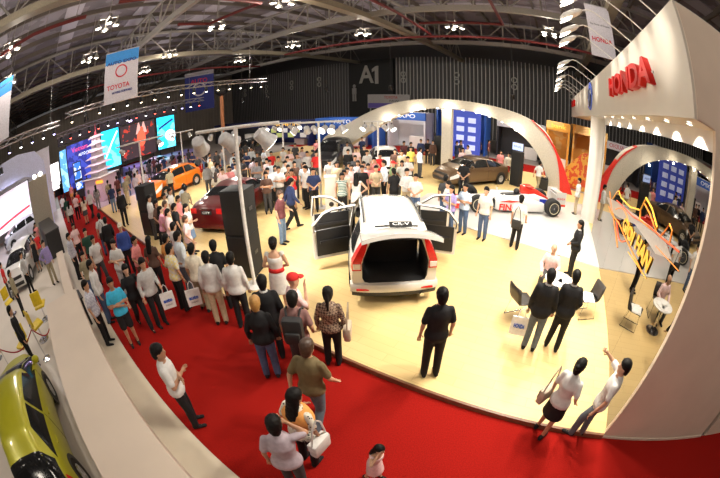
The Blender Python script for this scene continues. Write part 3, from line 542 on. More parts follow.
 (-14.31, 16.79, 0.1, -45, 1.64, 'stand', 1, ('tee', 'salmon'), ('trousers', 'charcoal'), ('long', 'black'), 'person in salmon tee shirt in the dense crowd under the arch', 'look-alike visitors salmon tee shirt in the dense crowd under the arch', {}),
 (-9.6, 15.13, 0.1, -53, 1.64, 'stand', 0, ('tee', 'black'), ('trousers', 'charcoal'), ('short', 'black'), 'person in black tee shirt in the dense crowd under the arch', 'look-alike visitors black tee shirt in the dense crowd under the arch', {}),
 (-7.47, 13.12, 0.1, -55, 1.64, 'stand', 0, ('tee', 'red'), ('trousers', 'charcoal'), ('short', 'black'), 'person in red tee shirt in the dense crowd under the arch', None, {}),
 (-7.13, 12.01, 0.1, -54, 1.64, 'photo', 0, ('tee', 'salmon'), ('trousers', 'charcoal'), ('short', 'black'), 'person in salmon tee shirt in the dense crowd under the arch', 'look-alike visitors salmon tee shirt in the dense crowd under the arch', {}),
 (-6.03, 13.02, 0.1, -55, 1.66, 'crossed', 0, ('tee', 'white'), ('trousers', 'charcoal'), ('short', 'black'), 'person in white tee shirt near the bronze sedan and the arch post', 'look-alike visitors white tee shirt near the bronze sedan and the arch post', {}),
 (-7.26, 16.05, 0.1, -46, 1.66, 'stand', 1, ('tee', 'yellow'), ('trousers', 'charcoal'), ('short', 'black'), 'person in yellow tee shirt near the bronze sedan and the arch post', None, {}),
 (-8.07, 17.84, 0.1, -36, 1.66, 'stand', 0, ('jacket', 'black'), ('trousers', 'charcoal'), ('short', 'black'), 'person in black jacket near the bronze sedan and the arch post', 'look-alike visitors black jacket near the bronze sedan and the arch post', {}),
 (-6.75, 16.09, 0.1, 53, 1.66, 'stand', 0, ('shirt', 'paleblue'), ('trousers', 'charcoal'), ('short', 'black'), 'person in pale blue long sleeved shirt near the bronze sedan and the arch post', None, {}),
 (-8.28, 19.87, 0.1, -67, 1.66, 'stand', 0, ('jacket', 'navy'), ('trousers', 'charcoal'), ('short', 'black'), 'person in navy jacket near the bronze sedan and the arch post', 'look-alike visitors navy jacket near the bronze sedan and the arch post', {}),
 (-7.95, 20.28, 0.1, -69, 1.66, 'clasped', 0, ('jacket', 'black'), ('trousers', 'charcoal'), ('short', 'black'), 'person in black jacket near the bronze sedan and the arch post', 'look-alike visitors black jacket near the bronze sedan and the arch post', {}),
 (-7.5, 20.02, 0.1, -89, 1.66, 'stand', 1, ('jacket', 'brown'), ('trousers', 'charcoal'), ('short', 'black'), 'person in brown jacket near the bronze sedan and the arch post', None, {}),
 (-8.62, 18.05, 0.1, -44, 1.66, 'stand', 0, ('tee', 'maroon'), ('trousers', 'charcoal'), ('short', 'black'), 'person in maroon tee shirt near the bronze sedan and the arch post', 'look-alike visitors maroon tee shirt near the bronze sedan and the arch post', {}),
 (-7.49, 14.66, 0.1, -63, 1.66, 'stand', 0, ('tee', 'brown'), ('trousers', 'charcoal'), ('short', 'black'), 'person in brown tee shirt near the bronze sedan and the arch post', None, {}),
 (-6.19, 21.08, 0.1, -14, 1.66, 'photo', 0, ('jacket', 'navy'), ('trousers', 'charcoal'), ('short', 'black'), 'person in navy jacket near the bronze sedan and the arch post', 'look-alike visitors navy jacket near the bronze sedan and the arch post', {}),
 (-6.18, 22.03, 0.1, -14, 1.66, 'stand', 0, ('tee', 'charcoal'), ('trousers', 'charcoal'), ('short', 'black'), 'person in charcoal tee shirt near the bronze sedan and the arch post', 'look-alike visitors charcoal tee shirt near the bronze sedan and the arch post', {}),
 (-5.05, 19.67, 0.1, -106, 1.66, 'stand', 0, ('tee', 'white'), ('trousers', 'charcoal'), ('short', 'black'), 'person in white tee shirt near the bronze sedan and the arch post', 'look-alike visitors white tee shirt near the bronze sedan and the arch post', {}),
 (-4.95, 18.12, 0.1, -75, 1.66, 'stand', 1, ('tee', 'palepink'), ('trousers', 'charcoal'), ('long', 'black'), 'person in pale pink tee shirt near the bronze sedan and the arch post', None, {}),
 (-5.85, 26.32, 0.0, 103, 1.66, 'stand', 0, ('tee', 'charcoal'), ('trousers', 'charcoal'), ('short', 'black'), 'person in charcoal tee shirt near the bronze sedan and the arch post', 'look-alike visitors charcoal tee shirt near the bronze sedan and the arch post', {}),
 (-4.91, 25.82, 0.0, 11, 1.66, 'stand', 0, ('tee', 'maroon'), ('trousers', 'charcoal'), ('short', 'black'), 'person in maroon tee shirt near the bronze sedan and the arch post', 'look-alike visitors maroon tee shirt near the bronze sedan and the arch post', {}),
 (-2.39, 19.13, 0.1, -63, 1.66, 'stand', 0, ('shirt', 'cream'), ('trousers', 'charcoal'), ('short', 'black'), 'person in cream long sleeved shirt near the bronze sedan and the arch post', None, {}),
 (-2.95, 19.64, 0.1, -61, 1.66, 'stand', 0, ('tee', 'salmon'), ('trousers', 'charcoal'), ('short', 'black'), 'person in salmon tee shirt near the bronze sedan and the arch post', None, {}),
 (-7.01, 14.44, 0.1, -64, 1.66, 'stand', 0, ('tee', 'beige'), ('trousers', 'charcoal'), ('short', 'black'), 'person in beige tee shirt near the bronze sedan and the arch post', None, {}),
 (-0.44, 17.87, 0.1, 61, 1.66, 'walk', 0, ('tee', 'white'), ('trousers', 'khaki'), ('short', 'black'), 'person in white tee shirt walking past the foot of the arch', None, {}),
 (1.66, 14.98, 0.1, -176, 1.68, 'stand', 0, ('shirt', 'white'), ('trousers', 'beige'), ('short', 'black'), 'person in white long sleeved shirt beside the white pillar', None, {}),
 (-2.07, 25.39, 0.0, 35, 1.66, 'stand', 0, ('tee', 'white'), ('trousers', 'charcoal'), ('short', 'black'), 'person in white tee shirt beside the screen stand', None, {}),
 (-21.84, 12.43, 0.0, 30, 1.64, 'easy', 1, ('tee', 'charcoal'), ('trousers', 'jeans'), ('short', 'black'), 'person in charcoal tee shirt far back behind the lighting poles', 'look-alike visitors charcoal tee shirt far back behind the lighting poles', {}),
 (-18.45, 10.94, 0.1, 29, 1.64, 'stand', 0, ('shirt', 'paleblue'), ('trousers', 'jeans'), ('short', 'black'), 'person in pale blue long sleeved shirt far back behind the lighting poles', 'look-alike visitors pale blue long sleeved shirt far back behind the lighting poles', {}),
 (-18.58, 11.58, 0.1, -32, 1.64, 'stand', 0, ('tee', 'charcoal'), ('trousers', 'black'), ('short', 'black'), 'person in charcoal tee shirt far back behind the lighting poles', 'look-alike visitors charcoal tee shirt far back behind the lighting poles', {}),
 (-19.42, 12.63, 0.1, -23, 1.64, 'easy', 1, ('tee', 'grey'), ('trousers', 'jeans'), ('short', 'black'), 'person in grey tee shirt far back behind the lighting poles', None, {}),
 (-16.24, 11.34, 0.1, -25, 1.64, 'stand', 1, ('shirt', 'paleblue'), ('trousers', 'black'), ('short', 'black'), 'person in pale blue long sleeved shirt far back behind the lighting poles', 'look-alike visitors pale blue long sleeved shirt far back behind the lighting poles', {}),
 (-16.91, 12.29, 0.1, -66, 1.64, 'stand', 0, ('tee', 'black'), ('trousers', 'charcoal'), ('short', 'black'), 'person in black tee shirt far back behind the lighting poles', None, {}),
 (-15.41, 11.7, 0.1, -27, 1.64, 'crossed', 1, ('tee', 'navy'), ('trousers', 'charcoal'), ('short', 'black'), 'person in navy tee shirt far back behind the lighting poles', 'look-alike visitors navy tee shirt far back behind the lighting poles', {}),
 (-16.57, 13.01, 0.1, -28, 1.64, 'stand', 0, ('shirt', 'paleblue'), ('trousers', 'charcoal'), ('short', 'black'), 'person in pale blue long sleeved shirt far back behind the lighting poles', 'look-alike visitors pale blue long sleeved shirt far back behind the lighting poles', {}),
 (-14.13, 11.5, 0.1, -29, 1.64, 'stand', 0, ('tee', 'charcoal'), ('trousers', 'charcoal'), ('short', 'black'), 'person in charcoal tee shirt far back behind the lighting poles', 'look-alike visitors charcoal tee shirt far back behind the lighting poles', {}),
 (-15.05, 12.73, 0.1, 20, 1.64, 'crossed', 1, ('shirt', 'paleblue'), ('trousers', 'charcoal'), ('short', 'black'), 'person in pale blue long sleeved shirt far back behind the lighting poles', 'look-alike visitors pale blue long sleeved shirt far back behind the lighting poles', {}),
 (-15.39, 13.44, 0.1, -31, 1.64, 'easy', 0, ('tee', 'white'), ('trousers', 'black'), ('short', 'black'), 'person in white tee shirt far back behind the lighting poles', 'look-alike visitors white tee shirt far back behind the lighting poles', {}),
 (-12.94, 10.24, 0.1, 132, 1.64, 'stand', 0, ('tee', 'lilac'), ('trousers', 'charcoal'), ('short', 'black'), 'person in lilac tee shirt far back behind the lighting poles', 'look-alike visitors lilac tee shirt far back behind the lighting poles', {}),
 (-11.79, 10.17, 0.1, -71, 1.64, 'easy', 1, ('tee', 'palepink'), ('trousers', 'charcoal'), ('short', 'black'), 'person in pale pink tee shirt far back behind the lighting poles', 'look-alike visitors pale pink tee shirt far back behind the lighting poles', {}),
 (-13.37, 9.93, 0.1, 23, 1.64, 'crossed', 1, ('tee', 'charcoal'), ('trousers', 'charcoal'), ('short', 'black'), 'person in charcoal tee shirt far back behind the lighting poles', 'look-alike visitors charcoal tee shirt far back behind the lighting poles', {}),
 (-13.39, 9.43, 0.1, -65, 1.64, 'easy', 0, ('tee', 'navy'), ('trousers', 'jeans'), ('short', 'black'), 'person in navy tee shirt far back behind the lighting poles', 'look-alike visitors navy tee shirt far back behind the lighting poles', {}),
 (-14.15, 9.89, 0.1, -65, 1.64, 'stand', 0, ('tee', 'navy'), ('trousers', 'jeans'), ('short', 'black'), 'person in navy tee shirt far back behind the lighting poles', 'look-alike visitors navy tee shirt far back behind the lighting poles', {}),
 (-14.85, 9.08, 0.1, -21, 1.64, 'stand', 0, ('tee', 'white'), ('trousers', 'jeans'), ('short', 'black'), 'person in white tee shirt far back behind the lighting poles', 'look-alike visitors white tee shirt far back behind the lighting poles', {}),
 (-16.57, 9.86, 0.1, -61, 1.64, 'easy', 0, ('tee', 'khaki'), ('trousers', 'black'), ('short', 'black'), 'person in khaki tee shirt far back behind the lighting poles', None, {}),
 (-13.8, 13.2, 0.1, -74, 1.64, 'easy', 1, ('tee', 'white'), ('trousers', 'black'), ('short', 'black'), 'person in white tee shirt far back behind the lighting poles', 'look-alike visitors white tee shirt far back behind the lighting poles', {}),
 (-12.75, 12.63, 0.1, -45, 1.64, 'crossed', 0, ('tee', 'palepink'), ('trousers', 'charcoal'), ('short', 'black'), 'person in pale pink tee shirt far back behind the lighting poles', 'look-alike visitors pale pink tee shirt far back behind the lighting poles', {}),
 (-19.0, 10.31, 0.1, -28, 1.64, 'stand', 0, ('tee', 'charcoal'), ('trousers', 'jeans'), ('short', 'black'), 'person in charcoal tee shirt far back behind the lighting poles', 'look-alike visitors charcoal tee shirt far back behind the lighting poles', {}),
 (-22.36, 11.72, 0.0, -58, 1.64, 'crossed', 0, ('tee', 'navy'), ('trousers', 'charcoal'), ('short', 'black'), 'person in navy tee shirt far back behind the lighting poles', 'look-alike visitors navy tee shirt far back behind the lighting poles', {}),
 (-27.19, 15.77, 0.0, 30, 1.64, 'crossed', 0, ('tee', 'lilac'), ('trousers', 'charcoal'), ('short', 'black'), 'person in lilac tee shirt far back behind the lighting poles', 'look-alike visitors lilac tee shirt far back behind the lighting poles', {}),
 (-19.91, 15.09, 0.1, 133, 1.64, 'stand', 0, ('tee', 'charcoal'), ('trousers', 'jeans'), ('short', 'black'), 'person in charcoal tee shirt far back behind the lighting poles', 'look-alike visitors charcoal tee shirt far back behind the lighting poles', {}),
 (-20.25, 16.05, 0.1, 22, 1.64, 'easy', 0, ('tee', 'charcoal'), ('trousers', 'black'), ('short', 'black'), 'person in charcoal tee shirt far back behind the lighting poles', 'look-alike visitors charcoal tee shirt far back behind the lighting poles', {}),
 (-20.1, 14.65, 0.1, 24, 1.64, 'stand', 0, ('tee', 'charcoal'), ('trousers', 'black'), ('short', 'black'), 'person in charcoal tee shirt far back behind the lighting poles', 'look-alike visitors charcoal tee shirt far back behind the lighting poles', {}),
 (-24.73, 7.0, 0.0, 164, 1.64, 'stand', 1, ('tee', 'black'), ('trousers', 'jeans'), ('short', 'black'), 'person in black tee shirt among the visitors before the show stage', 'look-alike visitors black tee shirt among the visitors before the show stage', {}),
 (-25.0, 7.55, 0.0, 133, 1.64, 'easy', 0, ('tee', 'white'), ('trousers', 'charcoal'), ('short', 'black'), 'person in white tee shirt among the visitors before the show stage', None, {}),
 (-20.32, 6.31, 0.1, 3, 1.64, 'stand', 0, ('tee', 'palepink'), ('trousers', 'black'), ('short', 'black'), 'person in pale pink tee shirt among the visitors before the show stage', None, {}),
 (-24.83, 8.14, 0.0, 132, 1.64, 'easy', 1, ('tee', 'maroon'), ('trousers', 'charcoal'), ('short', 'black'), 'person in maroon tee shirt among the visitors before the show stage', 'look-alike visitors maroon tee shirt among the visitors before the show stage', {}),
 (-25.49, 9.03, 0.0, 150, 1.64, 'stand', 0, ('tee', 'charcoal'), ('trousers', 'charcoal'), ('short', 'black'), 'person in charcoal tee shirt among the visitors before the show stage', 'look-alike visitors charcoal tee shirt among the visitors before the show stage', {}),
 (-26.77, 10.01, 0.0, 160, 1.64, 'stand', 1, ('tee', 'maroon'), ('trousers', 'charcoal'), ('short', 'black'), 'person in maroon tee shirt among the visitors before the show stage', 'look-alike visitors maroon tee shirt among the visitors before the show stage', {}),
 (-23.28, 9.1, 0.0, 159, 1.64, 'easy', 0, ('tee', 'black'), ('trousers', 'charcoal'), ('short', 'black'), 'person in black tee shirt among the visitors before the show stage', 'look-alike visitors black tee shirt among the visitors before the show stage', {}),
 (-25.18, 10.35, 0.0, -2, 1.64, 'easy', 0, ('tee', 'navy'), ('trousers', 'jeans'), ('short', 'black'), 'person in navy tee shirt among the visitors before the show stage', 'look-alike visitors navy tee shirt among the visitors before the show stage', {}),
 (-26.41, 11.76, 0.0, 156, 1.64, 'easy', 0, ('tee', 'charcoal'), ('trousers', 'black'), ('short', 'black'), 'person in charcoal tee shirt among the visitors before the show stage', 'look-alike visitors charcoal tee shirt among the visitors before the show stage', {}),
 (-22.42, 10.05, 0.0, 126, 1.64, 'easy', 0, ('tee', 'maroon'), ('trousers', 'charcoal'), ('short', 'black'), 'person in maroon tee shirt among the visitors before the show stage', 'look-alike visitors maroon tee shirt among the visitors before the show stage', {}),
 (-24.87, 11.76, 0.0, 145, 1.64, 'easy', 1, ('tee', 'black'), ('trousers', 'jeans'), ('short', 'black'), 'person in black tee shirt among the visitors before the show stage', 'look-alike visitors black tee shirt among the visitors before the show stage', {}),
 (-21.78, 10.7, 0.0, -6, 1.64, 'easy', 0, ('tee', 'grey'), ('trousers', 'black'), ('short', 'black'), 'person in grey tee shirt among the visitors before the show stage', None, {}),
 (-25.42, 12.95, 0.0, 123, 1.64, 'easy', 0, ('tee', 'charcoal'), ('trousers', 'jeans'), ('short', 'black'), 'person in charcoal tee shirt among the visitors before the show stage', 'look-alike visitors charcoal tee shirt among the visitors before the show stage', {}),
 (-22.12, 5.98, 0.0, 155, 1.64, 'easy', 0, ('tee', 'khaki'), ('trousers', 'jeans'), ('short', 'black'), 'person in khaki tee shirt among the visitors before the show stage', 'look-alike visitors khaki tee shirt among the visitors before the show stage', {}),
 (-19.12, 6.4, 0.1, 131, 1.64, 'easy', 0, ('tee', 'lilac'), ('trousers', 'black'), ('short', 'black'), 'person in lilac tee shirt among the visitors before the show stage', 'look-alike visitors lilac tee shirt among the visitors before the show stage', {}),
 (-16.77, 7.14, 0.1, 157, 1.64, 'stand', 0, ('tee', 'khaki'), ('trousers', 'black'), ('short', 'black'), 'person in khaki tee shirt among the visitors before the show stage', 'look-alike visitors khaki tee shirt among the visitors before the show stage', {}),
 (-19.14, 5.71, 0.1, 133, 1.64, 'easy', 0, ('tee', 'lilac'), ('trousers', 'jeans'), ('short', 'black'), 'person in lilac tee shirt among the visitors before the show stage', 'look-alike visitors lilac tee shirt among the visitors before the show stage', {}),
 (-26.87, 6.55, 0.0, 136, 1.64, 'easy', 0, ('tee', 'charcoal'), ('trousers', 'jeans'), ('short', 'black'), 'person in charcoal tee shirt among the visitors before the show stage', 'look-alike visitors charcoal tee shirt among the visitors before the show stage', {}),
 (-26.65, 6.0, 0.0, 7, 1.64, 'easy', 0, ('tee', 'navy'), ('trousers', 'black'), ('short', 'black'), 'person in navy tee shirt among the visitors before the show stage', 'look-alike visitors navy tee shirt among the visitors before the show stage', {}),
 (-12.32, -1.01, 0.0, 25, 1.68, 'hip', 0, ('shirt', 'purple'), ('trousers', 'khaki'), ('short', 'black'), 'person in purple long sleeved shirt in the pale booth beside the bench end', None, {}),
 (-14.83, -1.85, 0.0, -13, 1.64, 'stand', 1, None, ('dress', 'black'), ('long', 'black'), 'hostess in a short black dress in the pale booth', None, {}),
 (-12.68, -2.39, 0.0, 71, 1.66, 'easy', 0, ('shirt', 'lightgrey'), ('trousers', 'black'), ('short', 'black'), 'person in light grey long sleeved shirt in the pale booth behind the small white hatchback', None, {}),
 (-13.4, -3.88, 0.0, 106, 1.6, 'stand', 0, ('tee', 'red'), ('trousers', 'charcoal'), ('short', 'black'), 'person in red tee shirt at the edge of the pale booth', None, {}),
 (-11.18, -2.92, 0.0, 85, 1.64, 'stand', 0, ('shirt', 'khaki'), ('trousers', 'black'), ('short', 'black'), 'person in khaki long sleeved shirt in front of the yellow chairs', None, {}),
 (-7.72, -2.5, 0.0, 98, 1.7, 'stand', 0, ('jacket', 'black'), ('trousers', 'black'), ('short', 'black'), 'guard in a dark suit beside the rope posts, black jacket', None, {}),
 (-15.4, -1.6, 0.0, 6, 1.6, 'stand', 1, ('tee', 'red'), ('trousers', 'grey'), ('short', 'black'), 'person in red tee shirt in red far back in the pale booth', None, {}),
 (-37.49, -6.26, 0.0, 9, 1.6, 'stand', 0, ('tee', 'navy'), ('trousers', 'black'), ('short', 'black'), 'person in navy tee shirt before the bright booth screen', None, {}),
 (-44.81, -9.52, 0.0, 12, 1.6, 'stand', 0, ('tee', 'grey'), ('trousers', 'black'), ('short', 'black'), 'person in grey tee shirt at the left of the bright booth screen', None, {}),
 (-46.38, -4.24, 0.0, 5, 1.6, 'stand', 1, ('tee', 'charcoal'), ('skirt', 'black'), ('long', 'black'), 'person in charcoal tee shirt beside the bright booth screen', None, {}),
 (-17.86, -1.72, 0.0, 35, 1.6, 'stand', 1, ('tee', 'salmon'), ('trousers', 'black'), ('long', 'black'), 'person in salmon tee shirt by the black flight case in the booth', None, {}),
]
prebuild(PEOPLE)

# ================================================================== the hall
white = mat('white_paint', (.82, .79, .74), .45, noise=(2, .03))
m_wallend = mat('beige_wall_paint', (.70, .60, .49), .6, noise=(1.5, .04))
black = mat('matt_black', (.012, .012, .013), .5)
chrome = mat('chrome', (.7, .7, .72), .18, 1.)
steel = mat('brushed_steel', (.45, .45, .46), .35, 1.)
red = mat('signal_red', (.72, .03, .02), .35, noise=(3, .04))

fl = MB().span((-62, -16, -.12), (14, 46, -.02)).build('floor', mat('hall_floor_concrete', (.30, .26, .235), .5, noise=(.8, .12)))
struct(fl, 'grey concrete hall floor')
m_carpet = mat('red_carpet', (.30, .009, .006), .95, spec=.1, noise=(60, .25), bump=.3)
struct(MB().prism([(-46, .45), (-1.0, .45), (-1.0, -6), (13, -6), (13, 3.35), (-46, 3.35)], -.02, 0).build('floor_carpet', m_carpet), 'red carpet of the aisle')
struct(MB().span((-46, 11.3, -.02), (-21.4, 14.5, .0)).build('floor_carpet', m_carpet), 'red carpet of the cross aisle')
struct(MB().span((-24, 23.4, -.02), (13, 27.5, .0)).build('floor_carpet', m_carpet), 'red carpet behind the stage')
m_bfloor = mat('pale_booth_floor', (.60, .54, .47), .4, noise=(.7, .05))
struct(MB().span((-30, -16, -.02), (-1.0, .45, .0)).build('floor_booth', m_bfloor), 'pale floor of the neighbouring booth')
struct(MB().span((-46, 3.4, -.02), (-21.4, 11.3, .01)).build('floor_show', mat('show_floor', (.45, .36, .42), .35)), 'floor before the show stage')

# the exhibition stage: pale laminate with faint board joints, brown edge
def planks(name, c1, c2, cj):
    m = mat(name, c1, .45); nt = m.node_tree; b = nt.nodes['Principled BSDF']
    tc = nt.nodes.new('ShaderNodeTexCoord'); br = nt.nodes.new('ShaderNodeTexBrick')
    br.inputs['Color1'].default_value = (*c1, 1); br.inputs['Color2'].default_value = (*c2, 1); br.inputs['Mortar'].default_value = (*cj, 1)
    br.inputs['Scale'].default_value = 1; br.inputs['Mortar Size'].default_value = .004; br.inputs['Brick Width'].default_value = 1.3; br.inputs['Row Height'].default_value = .2
    nt.links.new(tc.outputs['Object'], br.inputs['Vector']); nt.links.new(br.outputs['Color'], b.inputs['Base Color']); return m
m_lam = planks('pale_laminate', (.78, .57, .26), (.74, .53, .235), (.62, .43, .18))
st = MB().span((-21.4, 3.35, -.02), (4.0, 23.4, .1)).build('floor_stage', m_lam); struct(st, 'raised stage floor of pale yellow laminate')
e = MB(); e.span((-21.42, 3.30, -.02), (2.3, 3.35, .102)); e.span((-21.45, 3.30, -.02), (-21.4, 23.4, .102))
e.build('edge_strip', mat('brown_edge', (.20, .085, .045), .4), st)
m_gloss = mat('white_gloss_floor', (.66, .64, .62), .12, noise=(1, .02))
struct(MB().prism([(-5.2, 10.34), (-3.0, 10.4), (2.33, 9.6), (2.33, 17.2), (-.6, 16.6), (-5.2, 13.4)], .08, .13).build('floor_white', m_gloss), 'glossy white podium floor under the racing car')

# back wall: dark cladding with upright ribs, ring vents, hall number
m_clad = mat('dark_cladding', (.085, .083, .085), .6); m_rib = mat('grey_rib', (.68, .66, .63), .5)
wb = MB().span((-62, 44, -.1), (14, 44.4, 13.6)).build('wall_back', m_clad); struct(wb, 'dark ribbed back wall of the hall')
ribs = MB()
for i in range(66): ribs.span((-22.2+i*.55, 43.9, 0), (-22.1+i*.55, 44.02, 11.2))
o = ribs.build('cladding_ribs', m_rib, wb); o['kind'] = 'stuff'
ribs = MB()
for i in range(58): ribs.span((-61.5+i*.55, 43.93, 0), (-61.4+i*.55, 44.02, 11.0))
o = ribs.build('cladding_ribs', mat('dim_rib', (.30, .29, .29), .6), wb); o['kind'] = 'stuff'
m_ring = mat('vent_ring', (.5, .48, .44), .4)
for x in (-57, -50, -43, -36.5, -21, -13, -5, 3):
    for z in (7.6, 8.55):
        MB().lathe([(.42, 0), (.42, -.12), (.28, -.12), (.28, 0)], (x, 43.9, z), 20, (0, 1, 0)).build('vent_ring', m_ring, wb)
struct(MB().span((-30, 43.3, -.1), (-22.4, 43.99, 11.0)).build('wall_number', mat('black_panel', (.02, .02, .02), .7)), 'dark panel with the hall number')
hn = thing('hall_number', 'large grey hall number on the dark panel of the back wall', 'sign', (-26.1, 43.24, 8.5))
text('letter', 'A', 4.0, mat('dim_grey_letter', (.42, .40, .37), .5), hn, (-.75, 0, 0), FACE_MY, .03, width=2.6, bold=.08)
MB().prism([(.75, -1.42), (1.35, -1.42), (1.35, 1.42), (.95, 1.42), (.25, .95), (.25, .45), (.75, .72)], -.03, .03, 'y').build('numeral', mat('dim_grey_letter'), hn)
# restroom-like figure on the dark wall
f = MB(); f.ell((0, 0, 1.5), (.28, .1, .3)); f.box((0, 0, .7), (.8, .12, 1.0), bev=.03); f.box((-.2, 0, -.35), (.3, .12, 1.2), bev=.03); f.box((.2, 0, -.35), (.3, .12, 1.2), bev=.03)
tag(f.build('figure_sign', mat('dim_figure', (.32, .31, .30), .5), None, True, (-29.0, 43.2, 5.3)), 'pale standing figure symbol on the dark wall below the hall number', 'sign')

# left wall and far corner
wl = MB().span((-62.4, -16, -.1), (-62, 44.4, 13)).build('wall_left', mat('brown_grey_cladding', (.42, .36, .31), .65, noise=(.3, .2))); struct(wl, 'brown grey clad left wall')
ribs = MB()
for i in range(75): ribs.span((-62.0, -15+i*.8, 0), (-61.93, -14.9+i*.8, 12))
o = ribs.build('cladding_ribs', mat('left_rib', (.50, .44, .38), .6), wl); o['kind'] = 'stuff'
struct(MB().span((-62.4, -16.4, -.1), (14.4, -16, 13.5)).build('wall_front', mat('front_wall', (.12, .11, .1), .7)), 'wall behind the balcony')
struct(MB().span((14, -16.4, -.1), (14.4, 44.4, 13.5)).build('wall_right', mat('right_wall', (.10, .085, .07), .7)), 'far right wall of the hall')

# ------------------------------------------------------------------ roof: sheets, purlins, trusses
m_roof = pattern('roof_sheet', 'noise', (.22, .20, .235), (.15, .135, .16), .6, .8)
ce = MB().span((-62.4, -16.4, 13.6), (14.4, 44.4, 13.8)).build('ceiling', m_roof); struct(ce, 'lavender grey sheet roof')
m_purlin = mat('dark_purlin', (.12, .10, .09), .6)
for k in range(31):
    x = -61+k*2.5
    MB().span((x-.08, -16, 13.25), (x+.08, 44, 13.6)).build('purlin', m_purlin, ce)
for k in range(9):
    y = -12+k*6.5
    MB().span((-62, y-.7, 13.5), (14, y+.7, 13.585)).build('roof_light_strip', mat('roof_light_strip', (.38, .36, .43), .6), ce)
m_truss = mat('cream_steel', (.30, .265, .20), .55); m_truss2 = mat('grey_steel', (.30, .28, .26), .55)
def truss(name, label, a, b, zb, zt, bay, bw, m1, m2, group):
    """lattice girder from a to b: box bottom chord, top chord, uprights and diagonals each a piece"""
    a, b = Vector((*a, 0)), Vector((*b, 0)); L = (b-a).length; d = (b-a)/L; rz = math.atan2(d.y, d.x)
    t = thing(name, label, 'truss', (*a.xy, zb), rz, group); n = int(L/bay); h = zt-zb
    MB().span((0, -bw/2, 0), (L, bw/2, .42)).build('bottom_chord', m1, t)
    MB().span((0, -bw/4, h-.2), (L, bw/4, h)).build('top_chord', m2, t)
    up = MB().tube((0, 0, .3), (0, 0, h-.1), .07, n=6).mesh('upright', m2)
    dg = MB().tube((0, 0, .3), (bay, 0, h-.1), .06, n=6).mesh('diagonal', m2); dg2 = MB().tube((bay, 0, .3), (0, 0, h-.1), .06, n=6).mesh('diagonal', m2)
    for i in range(n):
        obj('upright', up, t, (i*bay, 0, 0)); obj('diagonal', dg if i % 2 else dg2, t, (i*bay, 0, 0))
    return t
for x in (-28.2, -12.2, 3.8):
    truss('roof_truss', {-28.2: 'cream box girder truss over the pagoda show area', -12.2: 'cream box girder truss above the middle of the stage', 3.8: 'cream box girder truss above the mirror wall'}[x],
          (x, -16), (x, 44), 10.5, 13.3, 2.6, .62, m_truss, m_truss2, 'long roof girders')
for y in (-8, 8, 20, 32):
    truss('cross_truss', {-8: 'grey cross truss over the green car booth', 8: 'grey cross truss over the white car', 20: 'grey cross truss above the curved arch', 32: 'grey cross truss in front of the ribbed back wall'}[y],
          (-61.8, y), (13.8, y), 10.7, 13.2, 2.2, .3, m_truss2, m_truss2, 'cross trusses')
def pipe(label, pts):
    t = thing('sprinkler_pipe', label, 'pipe', pts[0]); q = [Vector(p_)-Vector(pts[0]) for p_ in pts]
    MB().path(q, .11, 8).build('pipe_run', mat('red_pipe', (.13, .010, .010), .6), t, 45)
    for a_, b_ in zip(q, q[1:]):
        for u in (.2, .8): p_ = a_.lerp(b_, u); MB().tube(p_, p_+Vector((0, 0, 13.58-pts[0][2])), .015, n=5).build('hanger', m_truss2, t)
pipe('red pipe running along the hall and turning near the ribbed wall', [(-9.0, -2, 10.34), (-9.2, 18.5, 10.34), (-9.8, 25.8, 10.34)])
pipe('red pipe crossing over the arch with a bend toward the balcony', [(-9.1, 21.8, 10.34), (-3.1, 21.9, 10.34), (-2.8, 12, 10.34)])
pipe('red pipe with right angle bend beside the cream girder', [(-17.7, 8.4, 10.34), (-17.7, 10.7, 10.34), (-13.4, 11.3, 10.34), (-13.3, 3, 10.34)])
pipe('short red pipe over the left booths', [(-15.0, -8.0, 10.34), (-14.9, -3.9, 10.34), (-14.3, -1.5, 10.34), (-14.3, 1.5, 10.34)])
pipe('red pipe far over the show screens', [(-35.5, 2, 10.34), (-35.5, 30, 10.34)])
pipe('long red pipe crossing in front of the ribbed wall', [(-27, 26.5, 10.34), (-4, 26.6, 10.34), (9, 26.6, 10.34)])
# ================================================================== white fascia wall with mirror
fw = MB().span((1.9, 3.36, 4.66), (3.4, 28.2, 6.18)).build('wall_fascia', mat('fascia_white', (.60, .56, .49), .4, noise=(2, .02))); struct(fw, 'long white illuminated fascia above the mirror wall')
struct(MB().span((2.36, 3.36, -.02), (3.3, 12.95, 4.67)).build('wall_mirror_side', white), 'white wall that carries the mirror')
struct(MB().prism([(2.31, -.02), (5.6, -.02), (5.6, 6.15), (1.95, 6.15), (1.95, 4.67), (2.31, 4.67)], 3.345, 3.43, 'y').build('wall_end', m_wallend), 'beige end face of the stand wall')
struct(MB().span((5.82, 3.345, -.02), (9.5, 3.62, 6.15)).build('wall_end', m_wallend), 'second beige panel beyond the door gap')
struct(MB().span((5.6, 3.5, -.02), (5.82, 3.62, 6.15)).build('wall_gap', black), 'dark gap between the end panels')
struct(MB().span((2.31, 3.325, 0), (5.6, 3.345, .05)).build('baseboard_end', mat('skirting', (.7, .62, .52), .4)), 'pale skirting of the end wall')
m_mirror = mat('tinted_mirror', (.28, .27, .255), .012, 1., noise=(2, .0))
wm = thing('mirror_wall', 'tall tinted mirror panels on the white stand wall reflecting the stage', 'mirror', (2.33, 3.44, .1))
for k in range(5):
    MB().span((0, k*1.884+.003, .0), (.03, (k+1)*1.884-.003, 4.3)).build('mirror_pane', m_mirror, wm)
